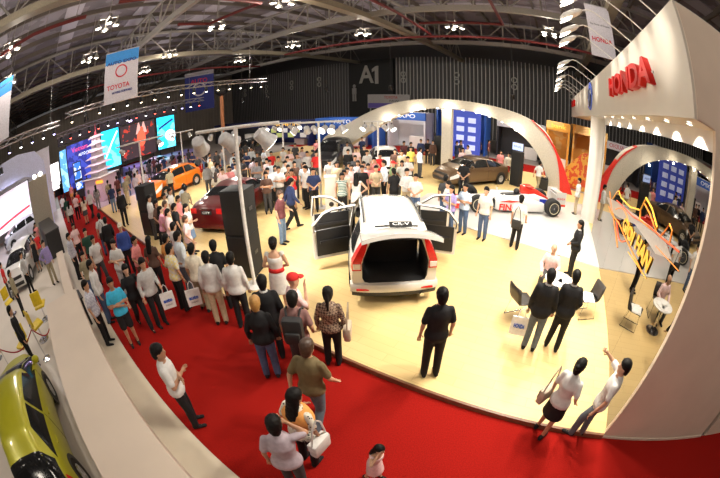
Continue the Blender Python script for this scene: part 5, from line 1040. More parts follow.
for sd in (1, -1):
    door(sd, 3.02, 1.08, 75, True); door(sd, 1.93, .98, 68, False)
finish(suv, c, .86, L-.90, .35, pw)
# ================================================================== racing car
F1A = math.atan2(-.466, -.885)
f1 = thing('racing_car', 'white single seat racing car with red airbox and slick tyres on the white podium', 'racing car', (.10, 14.42, .13), F1A)
fwht = mat('racing_white', (.80, .79, .78), .18, coat=.8, noise=(3, .02)); fred = mat('racing_red', (.78, .035, .02), .2, coat=.6, noise=(3, .03)); fblu = mat('racing_blue', (.03, .05, .45), .25, coat=.5)
def ring(x, w, z0, z1, sq=.75, n=16):
    pts = []
    for i in range(n):
        a = math.tau*i/n; c_, s_ = math.cos(a), math.sin(a)
        pts.append((x, w*math.copysign(abs(c_)**sq, c_), (z0+z1)/2+(z1-z0)/2*math.copysign(abs(s_)**sq, s_)))
    return pts
MB().loft([ring(*r_) for r_ in ((-.35, .12, .25, .42), (.2, .22, .12, .62), (.7, .30, .08, .78), (1.3, .34, .06, .70), (1.75, .34, .06, .62), (2.3, .28, .08, .60), (2.9, .20, .14, .56), (3.5, .15, .24, .50), (4.1, .11, .26, .42), (4.4, .05, .28, .36))]).build('tub', fwht, f1, True)
MB().loft([ring(*r_) for r_ in ((-.1, .07, .40, .58), (.5, .16, .5, .88), (1.0, .19, .5, 1.02), (1.25, .15, .55, 1.06), (1.32, .12, .6, 1.04))]).build('airbox', fred, f1, True)
MB().box((.95, 0, 1.02), (.35, .55, .025), bev=.008).build('winglet', fred, f1)
for sd in (1, -1):
    sp = MB().loft([[(x, sd*(y+.52), z) for x, y, z in ring(*r_)] for r_ in ((.05, .05, .10, .30), (.4, .14, .06, .48), (1.0, .22, .05, .60), (1.7, .24, .05, .62), (2.5, .24, .06, .62), (2.66, .19, .12, .56))]).build('sidepod', fwht, f1, True)
    MB().box((2.66, sd*.52, .34), (.03, .30, .32), bev=.01).build('inlet', m_trim, f1)
    MB().loft([[(x, sd*.765+sd*.001, z) for x, z in ((2.5, .48), (2.1, .555), (1.5, .53), (2.0, .46))], [(x, sd*.79, z) for x, z in ((2.5, .48), (2.1, .555), (1.5, .53), (2.0, .46))]]).build('red_flash', fred, f1)
    for x, r_, w_ in ((-.02, .37, .38), (3.42, .34, .34)):
        wl_ = obj('wheel', None, f1, (x, sd*.76, r_))
        MB().lathe([(.19, -w_/2), (r_-.04, -w_/2), (r_, -w_/2+.04), (r_, w_/2-.04), (r_-.04, w_/2), (.19, w_/2)], (0, 0, 0), 28, (0, 1, 0)).build('tyre', m_tire, wl_, 40)
        MB().lathe([(.245, sd*(w_/2+.002)), (.245, sd*(w_/2+.008)), (.215, sd*(w_/2+.008)), (.215, sd*(w_/2+.002))], (0, 0, 0), 28, (0, 1, 0)).build('tyre_ring', mat('tyre_band', (.55, .50, .36), .6), wl_)
        h = MB(); h.lathe([(.19, sd*(w_/2-.04)), (.19, sd*(w_/2-.01)), (.165, sd*(w_/2-.02)), (.16, sd*(w_/2-.10)), (.001, sd*(w_/2-.10))], (0, 0, 0), 24, (0, 1, 0))
        for k in range(10):
            a = k*math.tau/10; h.box((math.cos(a)*.09, sd*(w_/2-.06), math.sin(a)*.09), (.16, .03, .025), m=Matrix.Rotation(-a, 3, 'Y'))
        h.build('rim', mat('dark_rim', (.08, .08, .085), .3, .8), wl_, 40)
        MB().lathe([(.025, sd*(w_/2-.1)), (.02, sd*(w_/2))], (0, 0, 0), 10, (0, 1, 0)).build('wheel_nut', chrome, wl_)
        a_ = MB()
        for dz, dx in ((.42, .22), (.42, -.18), (.18, .22), (.18, -.18)): a_.tube((x+dx, sd*.15, dz), (x, sd*.62, dz*.8+.06), .014, n=6)
        a_.build('wishbone', m_trim, f1)
text('side_lettering', 'FINAL', .34, fred, f1, (2.02, .79, .25), (R(90), 0, R(180)), .004, width=1.0, bold=.012)
text('side_lettering', 'FINAL', .34, fred, f1, (2.02, -.79, .25), (R(90), 0, 0), .004, width=1.0, bold=.012)
text('nose_lettering', 'HONDA', .16, fred, f1, (3.0, .19, .40), (R(90), 0, R(180)), .003, width=.7)
for sd in (1, -1): MB().box((.30, sd*.36, .45), (.36, .05, .26), bev=.015).build('blue_panel', fblu, f1)
rw = MB(); rw.box((-.62, 0, .90), (.32, .92, .03), bev=.01); rw.box((-.55, 0, .80), (.25, .92, .025), bev=.008); rw.box((-.45, 0, .35), (.2, .85, .02)); rw.build('rear_wing', fwht, f1)
for sd in (1, -1):
    ep = MB().box((-.58, sd*.47, .66), (.55, .025, .62), bev=.008).build('wing_endplate', fwht, f1)
    MB().box((-.58, sd*.487, .40), (.54, .012, .10)).build('red_band', fred, ep)
    text('endplate_lettering', 'HONDA', .13, fred, ep, (-.58, sd*.486, .68), (R(90), 0, R(180) if sd > 0 else 0), .003, width=.44)
MB().tube((-.1, 0, .4), (-.5, 0, .38), .05).build('crash_structure', fwht, f1)
fwg = MB(); fwg.box((4.25, 0, .16), (.38, 1.3, .03), bev=.01); fwg.box((4.1, 0, .21), (.2, 1.25, .02)); fwg.build('front_wing', fwht, f1)
for sd in (1, -1):
    MB().box((4.2, sd*.65, .18), (.45, .02, .2), bev=.008).build('front_endplate', fred, f1); MB().box((4.2, sd*.07, .24), (.16, .02, .16)).build('wing_pillar', fwht, f1)
    MB().box((2.55, sd*.42, .30), (.5, .02, .36), bev=.008).build('bargeboard', m_trim, f1)
    mm = MB(); mm.ell((2.25, sd*.52, .68), (.04, .09, .05)); mm.tube((2.2, sd*.2, .6), (2.25, sd*.48, .67), .012); mm.build('wing_mirror', fwht, f1, True)
MB().loft([ring(x, w, z, z+.03) for x, w, z in ((1.35, .18, .66), (1.6, .22, .62), (2.1, .18, .585), (2.25, .1, .575))]).build('cockpit_opening', m_trim, f1, True)
MB().ell((1.5, 0, .74), (.14, .13, .14)).build('headrest_pad', m_trim, f1, True)

# ================================================================== stage furniture
def cabinet_stack(label, x, y, rz, h, n, w=.62, d=.62, z=.1):
    t = thing('loudspeaker_stack', label, 'loudspeaker', (x, y, z), rz)
    for k in range(n):
        b = MB().box((0, 0, h/n*(k+.5)), (w, d, h/n-.012), bev=.012).build('cabinet', mat('speaker_carpet', (.012, .012, .013), .8, noise=(80, .3)), t)
        MB().box((0, -d/2-.006, h/n*(k+.5)), (w-.06, .012, h/n-.08), bev=.004).build('grille', mat('speaker_grille', (.02, .02, .02), .4, noise=(200, .5)), b)
        MB().box((w/2+.004, 0, h/n*(k+.5)+.05), (.01, .18, .09), bev=.003).build('handle', mat('speaker_handle', (.04, .04, .045), .4), b)
    return t
cabinet_stack('tall black loudspeaker stack on the stage edge beside the near light pole', -6.38, 4.45, R(25), 2.25, 2, .66, .62)
cabinet_stack('black loudspeaker stack at the left of the stage beside the orange car', -12.3, 4.05, R(20), 1.98, 2, .62, .6)
cabinet_stack('black loudspeaker stack beside the white arch post', -7.25, 20.6, R(-10), 1.95, 2, .55, .5)
# dark screen stand right of the bronze sedan
t = thing('screen_stand', 'black stand with a lit monitor on top right of the bronze sedan', 'screen', (-1.75, 18.3, .1), R(-25))
MB().box((0, 0, .95), (.62, .42, 1.9), bev=.02).build('cabinet', mat('speaker_carpet'), t)
MB().box((0, -.02, 2.18), (.78, .10, .48), bev=.015).build('monitor', m_trim, t)
MB().box((0, -.075, 2.18), (.70, .01, .40)).build('panel', mat('monitor_blue', (.30, .38, .62), .3, emit=1.2), t)
text('panel_lettering', 'FINAL', .16, mat('monitor_dark', (.05, .05, .12), .5), t, (0, -.085, 2.18), FACE_MY, .002, width=.5)
# lectern
t = thing('white_podium', 'plain white upright podium on the stage behind the walking staff', 'podium', (-7.35, 9.3, .1), R(38))
MB().box((0, 0, .66), (.40, .34, 1.32), bev=.015).build('column', white, t); MB().box((0, -.02, 1.34), (.46, .40, .05), bev=.01).build('top', white, t); MB().box((0, 0, .02), (.48, .42, .04), bev=.01).build('base', white, t)
MB().lathe([(.09, 0), (.09, -.02), (.05, -.03)], (0.02, -.17, .32), 16, (0, 1, 0)).build('round_badge', m_trim, t)

m_pole = mat('pole_white', (.80, .79, .78), .4); m_fix = mat('floodlight_grey', (.58, .58, .60), .4, .1)
def light_pole(label, x, y, h, bar, ang, fixtures, power, z=.1, r=.045):
    t = thing('light_pole', label, 'light pole', (x, y, z), 0)
    MB().tube((0, 0, 0), (0, 0, h), r, n=12).build('pole', m_pole, t, 40)
    MB().lathe([(.26, 0), (.26, .02), (.08, .05), (.06, .12)], (0, 0, 0), 18).build('base', m_pole, t, 40)
    dx, dy = math.cos(ang), math.sin(ang)
    MB().tube((-dx*bar, -dy*bar, h), (dx*bar, dy*bar, h), .04, n=10).build('crossbar', m_pole, t, 40)
    for u, tx, ty in fixtures:
        k_ = 1. if bar < 1.2 and x > -6 else .72
        p0 = Vector((dx*bar*u, dy*bar*u, h-.10)); d = Vector((tx-x-p0.x, ty-y-p0.y, -p0.z)).normalized()
        f_ = obj('floodlight', None, t, p0)
        MB().lathe([(a_*k_, b_*k_) for a_, b_ in ((.09, -.14), (.15, -.10), (.16, .12), (.21, .26), (.20, .27))], (0, 0, -.14), 16, d).build('lamp_housing', m_fix, f_, 40)
        MB().lathe([(.185*k_, .0), (.185*k_, .012)], Vector((0, 0, -.14))+d*.265*k_, 16, d).build('lens', m_glow, f_)
        MB().tube((0, 0, .1), (0, 0, -.06), .02).build('yoke', m_trim, f_)
        if power: light('floodlight_beam', 'SPOT', Vector((x, y, z))+p0+Vector((0, 0, -.14))+d*.36, power, (1, .94, .84), (tx, ty, 0), .15, 110, .7)
light_pole('white light pole with large grey floodlights at the front edge of the stage', -5.72, 4.10, 3.72, .95, R(35), ((-.95, -9.5, 6.5), (-.25, -5, 9), (.6, -3.5, 7.5)), FLOOD_W)
light_pole('white light pole beside the white podium', -7.94, 9.45, 3.35, .9, R(30), ((-.95, -11, 7), (-.5, -10, 12), (-.2, -8, 13), (.25, -8, 4), (.55, -6, 6), (.95, -5, 11)), FLOOD_W*.5)
light_pole('white light pole by the orange car', -15.2, 5.0, 3.55, 1.3, R(60), ((-.8, -17, 8), (.8, -12, 7)), FLOOD_W)
light_pole('thin white light pole behind the white car', -7.84, 13.6, 3.1, .7, R(20), ((-.9, -9, 10), (-.4, -8, 17), (.4, -5, 16), (.9, -4, 13)), FLOOD_W*.5)
light_pole('white light pole behind the dark red sedan', -14.42, 9.45, 3.2, .9, R(40), ((-.7, -17, 9), (.7, -11, 9)), FLOOD_W)
light_pole('thin white light pole at the back of the crowd', -14.6, 14.0, 3.0, 1.2, R(20), ((-.95, -12, 12), (-.5, -15, 18), (-.1, -14, 11), (.4, -12, 18), (.9, -10, 12)), FLOOD_W*.3)
light_pole('white light pole far right of the show screens', -21.0, 10.2, 3.3, .9, R(60), ((-.7, -19, 8), (.7, -20, 12)), FLOOD_W*.7)

# table and chairs by the mirror
def wire_chair(label, x, y, rz):
    t = thing('chair', label, 'chair', (x, y, .1), rz)      # faces +y
    m_p = mat('chair_shell', (.035, .03, .028), .45)
    s_ = MB(); s_.loft([[(w*u, yy, zz+.02*abs(u)**2) for u in (-1, -.6, 0, .6, 1)]+[(w*u, yy, zz+.02*abs(u)**2-.018) for u in (1, .6, 0, -.6, -1)] for yy, zz, w in ((.22, .445, .20), (.1, .455, .225), (-.1, .45, .225), (-.2, .465, .21))]); s_.build('seat', m_p, t, True)
    b_ = MB(); b_.loft([[(w*u, yy-.03*abs(u)**2*-1, zz) for u in (-1, -.6, 0, .6, 1)]+[(w*u, yy-.02, zz) for u in (1, .6, 0, -.6, -1)] for zz, yy, w in ((.46, -.20, .20), (.55, -.235, .215), (.70, -.27, .215), (.83, -.30, .20))]); b_.build('backrest', m_p, t, True)
    for sd in (1, -1): MB().path([(sd*.20, .18, .44), (sd*.22, .24, .01), (sd*.22, -.26, .01), (sd*.20, -.16, .44)], .010, 6).build('leg_frame', chrome, t, 40)
    MB().tube((-.20, .18, .435), (.20, .18, .435), .010, n=6).build('cross_rail', chrome, t)
    return t
wire_chair('dark moulded chair with wire legs left of the two suited visitors', .02, 6.0, R(-50))
wire_chair('dark moulded chair with white papers on it close to the mirror', 1.60, 6.75, R(115))
wire_chair('dark moulded chair under the seated visitor in pink', .55, 7.50, R(185))
tag(MB().box((0, 0, .0), (.30, .42, .012), rz=.3).box((.03, .02, .012), (.28, .40, .01), rz=.1).build('paper_sheets', mat('paper_white', (.82, .81, .8), .6), None, False, (1.58, 6.72, .573)), 'white papers lying on the chair by the mirror', 'paper')
t = thing('small_table', 'small round white table between the suited visitors and the seated visitor', 'table', (.75, 6.75, .1))
MB().lathe([(.34, .70), (.36, .71), (.36, .73), (.345, .74)], n=24).build('table_top', mat('table_white', (.8, .79, .77), .3), t, 40); MB().tube((0, 0, .02), (0, 0, .71), .03, n=10).build('column', chrome, t); MB().lathe([(.24, 0), (.24, .015), (.04, .03)], n=20).build('foot', chrome, t, 40)
for i, (x, y, a) in enumerate(((.66, 6.85, .4), (.86, 6.68, -.5), (.72, 6.60, .1))):
    tag(MB().box((0, 0, 0), (.21, .297, .006), rz=a).build('leaflet', mat('paper_white'), None, False, (x, y, .846)), 'white leaflet lying on the small round table', 'paper', 'leaflets on the small table')

# ================================================================== bags
def tote(label, x, y, z, rz, word, sub, col=(.78, .77, .76)):
    t = thing('tote_bag', label, 'bag', (x, y, z), rz)
    MB().loft([[(-.16, -.05, 0), (.16, -.05, 0), (.16, .05, 0), (-.16, .05, 0)], [(-.17, -.035, .2), (.17, -.035, .2), (.17, .035, .2), (-.17, .035, .2)], [(-.165, -.02, .38), (.165, -.02, .38), (.165, .02, .38), (-.165, .02, .38)]]).build('bag_body', mat('tote_white', col, .7), t, 60)
    for sd in (1, -1): MB().path([(-.07, sd*.018, .37), (-.05, sd*.01, .52), (0, 0, .58), (.05, sd*.01, .52), (.07, sd*.018, .37)], .008, 5).build('handle', mat('tote_white'), t)
    text('print', word, .12, mat('print_blue', (.04, .12, .55), .6), t, (0, -.045, .20), FACE_MY, .002, width=.22, bold=.006)
    if sub: text('print', sub, .05, mat('print_dark', (.1, .1, .1), .6), t, (0, -.048, .09), FACE_MY, .002, width=.16)
    return t
tote('white tote bag with blue print beside the yellow plaid shirt', -6.28, 1.95, .36, R(72), 'auto', 'SHOW')
tote('white tote bag with blue print hanging from the hand of the yellow plaid shirt', -5.80, 2.42, .40, R(66), 'auto', 'SHOW')
t = tote('white carrier bag with dark lettering held by the visitor in jacket and jeans', .08, 5.05, .38, R(5), 'HONDA', '')
def shoulder_bag(label, x, y, z, rz, m_, w=.30, h=.26, strap=.55):
    t = thing('shoulder_bag', label, 'bag', (x, y, z), rz)
    MB().box((0, 0, h/2), (w, .11, h), bev=.03).build('bag_body', m_, t, 40)
    MB().box((0, -.06, h*.62), (w*.92, .012, h*.6), bev=.004).build('flap', m_, t)
    MB().path([(-w*.45, 0, h*.9), (-w*.25, .01, h+strap*.7), (0, .02, h+strap), (w*.25, .01, h+strap*.7), (w*.45, 0, h*.9)], .012, 5).build('strap', m_, t)
m_bb = mat('bag_beige', (.52, .43, .33), .7); m_bk = mat('bag_black', (.02, .02, .022), .6); m_wb = mat('bag_white', (.7, .68, .66), .6)
def backpack(label, x, y, z, rz, m_):
    t = thing('backpack', label, 'backpack', (x, y, z), rz)      # back of the wearer toward -y
    MB().box((0, -.08, .22), (.30, .16, .44), bev=.05).build('pack_body', m_, t, 40); MB().box((0, -.175, .14), (.22, .06, .2), bev=.025).build('pocket', m_, t, 40)
    for sd in (1, -1): MB().path([(sd*.09, 0, .42), (sd*.11, .06, .50), (sd*.12, .18, .46), (sd*.13, .20, .30), (sd*.12, .05, .1)], .018, 5).build('strap', m_, t)
BAGS_HERE = None

# ================================================================== low partition, booth furniture on the left
struct(MB().span((-7.75, -1.2, -.02), (-1.2, -.1, 1.2), bev=.01).build('wall_partition', mat('partition_cream', (.62, .52, .43), .55, noise=(1.5, .03))), 'low wide cream partition beside the aisle')
struct(MB().span((-8.4, -.1, -.01), (-1.0, .45, .02)).build('floor_ledge', mat('ledge_beige', (.66, .58, .46), .5, noise=(3, .04))), 'beige floor strip between partition and carpet')
tag(MB().box((0, 0, .39), (.55, .8, .78), bev=.02).box((0, 0, .80), (.62, .88, .04), bev=.01).build('black_stand', mat('stand_black', (.02, .02, .022), .5), None, False, (-8.25, -.45, 0), R(5)), 'low black box stand at the end of the cream partition', 'stand')
struct(MB().span((-14.6, -.62, 0), (-9.6, -.22, .42), bev=.02).build('wall_bench', mat('partition_cream')), 'low cream bench wall along the pale booth')
t = thing('flight_case', 'large black equipment case beside the aisle near the beige column', 'case', (-17.6, -.85, 0), R(8))
MB().box((0, 0, .6), (4.2, .9, 1.2), bev=.03).build('case_body', m_trim, t); MB().box((0, 0, 1.215), (4.24, .94, .04), bev=.01).build('lid', mat('case_lid', (.05, .045, .04), .5), t)
for k in range(4): MB().box((-1.6+k*1.05, .46, .6), (.12, .03, .2), bev=.01).build('latch', steel, t)
def yellow_chair(label, x, y, rz):
    t = thing('yellow_chair', label, 'chair', (x, y, 0), rz, 'yellow seats by the partition')
    m_y = mat('seat_yellow', (.72, .52, .015), .45)
    MB().box((0, 0, .50), (.46, .46, .08), bev=.03).build('seat', m_y, t, 40); MB().box((0, -.22, .80), (.44, .06, .42), bev=.025).build('backrest', m_y, t, 40)
    MB().tube((0, 0, .03), (0, 0, .47), .03, n=10).build('column', chrome, t); MB().lathe([(.22, 0), (.22, .015), (.04, .03)], n=18).build('foot', chrome, t, 40)
yellow_chair('yellow padded swivel chair beside the cream partition', -8.75, -2.0, R(30)); yellow_chair('yellow padded swivel chair beside the cream partition', -9.9, -1.75, R(80))
yellow_chair('yellow padded swivel chair beside the cream partition', -11.9, -3.7, R(-60)); yellow_chair('yellow padded swivel chair beside the cream partition', -8.2, -2.75, R(140))
posts = [(-7.75, -2.02), (-7.85, -3.65), (-9.4, -4.6)]
for i, (x, y) in enumerate(posts):
    t = thing('rope_post', 'chrome rope stanchion in the pale booth', 'stanchion', (x, y, 0), 0, 'rope stanchions round the green car')
    MB().lathe([(.16, 0), (.16, .02), (.03, .05), (.02, .08)], n=18).build('foot', chrome, t, 40); MB().tube((0, 0, .05), (0, 0, .95), .019, n=10).build('post', chrome, t, 40); MB().ell((0, 0, .98), .035).build('knob', chrome, t, True)
def rope(a, b, label):
    pts = [(a[0]+(b[0]-a[0])*u, a[1]+(b[1]-a[1])*u, .88-.32*math.sin(math.pi*u)) for u in [i/12 for i in range(13)]]
    tag(MB().path(pts, .018, 6).build('barrier_rope', mat('rope_red', (.35, .01, .015), .7), None, True), label, 'rope', 'red barrier ropes')
rope(posts[0], posts[1], 'red rope slung between two chrome stanchions'); rope(posts[1], posts[2], 'red rope slung between two chrome stanchions'); rope(posts[0], (-7.7, -1.22), 'red rope running from the stanchion to the partition')
# ================================================================== hanging roof lamps
m_bell = mat('bell_grey', (.25, .24, .22), .4, .4)
m_bulb = mat('bulb_glow', (1, .93, .82), .4, emit=9., ecol=(1, .88, .70))
HC = 6.2
clusters = [(-2.68, .53), (-3.0, 1.91), (-5.09, 3.8), (-3.67, 3.78), (-2.1, 2.02), (-3.72, .55), (-2.44, -.51), (-3.38, -.62), (-5.32, 1.9), (-4.31, 1.94), (-6.54, 3.9), (-2.42, 3.83), (-1.13, 3.8), (.02, 3.74)]
clusters += [(-1.3, .53), (.1, .53), (.1, 1.9), (-1.2, -.55), (.1, -.55), (1.4, -.55), (-1.2, -1.6), (.1, -1.6), (1.4, -1.6)]     # the grid goes on above the balcony
proto = None
for i, (sx, sy) in enumerate(clusters):
    x, y = sx*HC, sy*HC
    if proto is None:
        proto = thing('roof_lamp_cluster', 'cluster of four glowing bell lamps hanging under the hall roof', 'lamp', (x, y, 10.35), 0, 'roof lamp clusters')
        MB().box((0, 0, .55), (1.3, .10, .08)).box((0, 0, .55), (.10, 1.3, .08)).tube((0, 0, .5), (0, 0, 3.2), .03).build('frame', m_truss2, proto)
        for a in range(4):
            dx, dy = ((.6, 0), (-.6, 0), (0, .6), (0, -.6))[a]
            b_ = obj('bell_lamp', None, proto, (dx, dy, 0))
            MB().lathe([(.05, .5), (.06, .3), (.12, .22), (.24, .02), (.25, 0)], n=14).build('shade', m_bell, b_, True)
            MB().ell((0, 0, .01), (.12, .12, .08), 12, 7).build('bulb', m_bulb, b_, True)
    else:
        c_ = copy_tree(proto); c_.location = (x, y, 10.35); c_.rotation_euler = (0, 0, .3*i)
    light('roof_lamp_light', 'POINT', (x, y, 10.1), ROOF_W, (1, .90, .76), None, .3)

# ================================================================== hanging banners
def banner(label, c_, w, h, rz, base, items, tilt=0.):
    t = thing('hanging_banner', label, 'banner', c_, rz)
    MB().box((0, 0, 0), (w, .03, h)).build('cloth', base, t)
    MB().tube((-w/2, 0, h/2), (w/2, 0, h/2), .03).build('top_rail', steel, t)
    for sd in (-1, 1): MB().tube((sd*w*.45, 0, h/2), (sd*w*.45, 0, 13.58-c_[2]), .008, n=4).build('wire', steel, t)
    for kind, *a in items:
        if kind == 'text':
            body, size, m_, x, z, wd = a; text('print', body, size, m_, t, (x, -.03, z), FACE_MY, .004, width=wd, bold=.01)
        elif kind == 'band':
            m_, z0, z1 = a; MB().box((0, -.018, (z0+z1)/2), (w*.995, .008, abs(z1-z0))).build('printed_band', m_, t)
        elif kind == 'ring':
            m_, r_, z = a; MB().lathe([(r_, 0), (r_, -.01), (r_*.8, -.01), (r_*.8, 0)], (0, -.02, z), 24, (0, 1, 0)).build('printed_ring', m_, t)
b_white = mat('banner_white', (.62, .60, .68), .8); b_blue = mat('banner_blue', (.05, .28, .72), .8); b_dark = mat('banner_navy', (.03, .04, .22), .8); b_red = mat('banner_red', (.60, .03, .06), .8); b_grey = mat('banner_grey', (.30, .30, .34), .8)
banner('tall white banner with blue top and red lettering hanging over the show screens', (-21.3, 5.75, 8.25), 2.5, 3.6, R(76), b_white,
       [('band', b_blue, 1.74, .9), ('text', 'AUTO EXPO', .3, b_dark, 0, .95, 2.2), ('ring', b_red, .45, .3), ('text', 'TOYOTA', .45, b_red, -.2, -.75, 1.7), ('text', 'MOVING FORWARD', .2, b_dark, .1, -1.15, 1.5)])
banner('white and blue banner cut by the left edge over the pale booth', (-16.6, -3.65, 7.7), 1.9, 2.8, R(80), b_white, [('band', b_blue, 1.69, .9)])
banner('dark blue banner with a round emblem beyond the lighting truss', (-40.5, 23.0, 8.0), 4.2, 5.6, R(55), b_dark, [('band', b_white, 2.78, 2.2), ('ring', b_white, 1.0, .2), ('text', 'AUTO', .9, b_red, 0, 1.4, 2.4)])
banner('white banner with red lettering hanging behind the gooseneck lamps', (2.9, 15.6, 9.2), 1.35, 2.9, R(-8), b_white, [('text', 'HONDA', .34, b_red, 0, -.55, 1.1), ('text', 'The Power of Dreams', .14, b_grey, 0, .3, 1.1)])

# ================================================================== lighting trusses over the left stands
def light_truss(label, a, b, n, cols, h=.32):
    a, b = Vector(a), Vector(b); L_ = (b-a).length; d = (b-a).normalized(); t = thing('lighting_truss', label, 'truss', a)
    t.rotation_euler = (0, 0, math.atan2(d.y, d.x))
    for yy, zz in ((-h/2, 0), (h/2, 0), (-h/2, h), (h/2, h)): MB().tube((0, yy, zz), (L_, yy, zz), .03, n=6).build('chord', m_alu, t)
    k = int(L_/.7); lac = MB()
    for i in range(k):
        x0, x1 = L_*i/k, L_*(i+1)/k
        for yy in (-h/2, h/2): lac.tube((x0, yy, 0 if i % 2 else h), (x1, yy, h if i % 2 else 0), .018, n=4)
    lac.build('lacing', m_alu, t)
    for i in range(n):
        x = L_*(i+.5)/n; f_ = obj('spot_fixture', None, t, (x, 0, -.1)); c_ = cols[i % len(cols)]
        MB().lathe([(.11, .05), (.14, -.1), (.15, -.36), (.13, -.37)], (0, 0, 0), 12).build('can', m_trim, f_, True)
        MB().ell((0, 0, -.37), (.095, .095, .05), 10, 5).build('lens', mat('spot_%.1f_%.1f_%.1f' % c_, c_, .4, emit=10), f_, True)
    for x in (L_*.1, L_*.9): MB().tube((x, 0, h), (x, 0, (13.58 if abs(d.x) < .1 else 13.3)-a.z), .012, n=4).build('chain', steel, t)
m_alu = mat('aluminium', (.55, .54, .56), .3, .7)
W_, Rr, Bl, Wm = (1, .95, .9), (1., .08, .05), (.5, .45, 1.), (1, .8, .5)
light_truss('aluminium lighting truss with white spots over the show screens', (-24, 1.6, 6.75), (-24, 21, 6.75), 16, (Wm, W_, Wm))
light_truss('aluminium lighting truss with red and white spots above the show stage', (-30, 1.0, 5.9), (-30, 17.5, 5.9), 16, (W_, Rr, W_, Rr, Rr, W_, Bl))
light_truss('aluminium lighting truss over the left white booth', (-17.6, -6.6, 6.3), (-23.2, 1.0, 6.3), 8, (W_, Bl))

# ================================================================== show stage with screens (left background)
def panel(name, label, cat, x, y0, y1, z0, z1, m_, th=.15, frame=None):
    t = thing(name, label, cat, (x, (y0+y1)/2, (z0+z1)/2))
    MB().box((-th/2, 0, 0), (th, y1-y0, z1-z0), bev=.02).build('cabinet', frame or m_trim, t)
    for yy in (y0, y1): MB().box((-th/2, (yy-(y0+y1)/2)*.8, -(z0+z1)/4-(z1-z0)/4), (.1, .1, z0)).build('leg', m_trim, t)
    MB().box((.012, 0, 0), (.02, (y1-y0)*.97, (z1-z0)*.97)).build('panel', m_, t); return t
m_cyan = pattern('screen_cyan', 'noise', (.02, .55, .85), (.15, .80, .95), .9, .4, emit=1.3, thr=.55); m_reds = pattern('screen_red', 'noise', (.05, .03, .035), (.55, .05, .03), 1.3, .4, emit=.55, thr=.60)
m_bluep = pattern('screen_blue', 'noise', (.02, .03, .30), (.05, .08, .55), 1.1, .4, emit=.55, thr=.5)
t = panel('led_screen', 'turquoise screen with a white vehicle silhouette left of the red show picture', 'screen', -34, 6.6, 8.8, 1.2, 5.2, m_cyan)
MB().path([(.03, -.8, -1.0), (.03, .2, .6), (.03, .9, 1.6)], .10, 5).build('picture_shape', mat('screen_white', (.8, .9, .95), .4, emit=1.2), t)
t = panel('led_screen', 'wide dark show picture with a red lit dancer', 'screen', -34, 8.9, 13.3, 1.4, 5.1, m_reds)
s_ = MB(); s_.ell((.04, .4, .1), (.03, .55, .9)).ell((.04, .5, 1.0), (.03, .22, .3)); s_.build('picture_shape', mat('dancer_red', (.85, .12, .06), .4, emit=.9), t, True)
for yy in (.1, .7): MB().prism([(yy, 1.8), (yy+.12, 1.8), (yy+.45, .6), (yy-.35, .6)], .03, .045, 'x').build('picture_beam', mat('beam_pink', (.75, .45, .40), .4, emit=.6), t)
t = panel('led_screen', 'turquoise screen with a white round shape right of the red show picture', 'screen', -34, 13.5, 15.8, 1.5, 5.1, m_cyan)
MB().ell((.03, .5, -.4), (.02, .7, .6)).build('picture_shape', mat('screen_white'), t, True); MB().path([(.03, -.9, .5), (.03, .9, 1.3)], .12, 5).build('picture_shape', m_blue, t)
t = panel('led_screen', 'deep blue backdrop panel with pink and white lettering', 'screen', -34, 2.2, 6.4, .6, 5.0, m_bluep)
text('panel_lettering', 'Vietnam', .7, mat('letter_pink', (.9, .08, .25), .4, emit=.8), t, (.05, -.4, 1.5), FACE_PX, .01, width=2.0); text('panel_lettering', 'AUTO EXPO', .4, mat('screen_white'), t, (.05, .3, .85), FACE_PX, .01, width=1.8)
t = panel('led_screen', 'narrow cyan light column left of the blue backdrop', 'screen', -34, 1.3, 2.15, .6, 4.8, pattern('screen_lightcyan', 'noise', (.10, .35, .75), (.35, .75, .95), 1.4, .4, emit=.9))
struct(MB().span((-34.5, 1.2, 5.2), (-33.9, 16.2, 6.0)).build('trim_1', mat('truss_cover', (.06, .05, .07), .6)), 'dark header above the show screens')
struct(MB().span((-34, 8.8, 0), (-30, 17, .9)).build('floor_show_stage', mat('stage_purple', (.30, .24, .52), .4)), 'purple lit show stage')
t = thing('light_doorway', 'bright white backlit panel at the end of the aisle', 'light panel', (-40, .5, 2.3)); MB().box((0, 0, 0), (.2, 1.75, 3.2), bev=.02).build('frame', steel, t); MB().box((.11, 0, 0), (.02, 1.5, 2.95)).build('panel', mat('panel_glow', (1, .97, .92), .5, emit=2.2), t); MB().box((0, 0, -1.95), (.3, 1.8, .7)).build('plinth', m_trim, t)
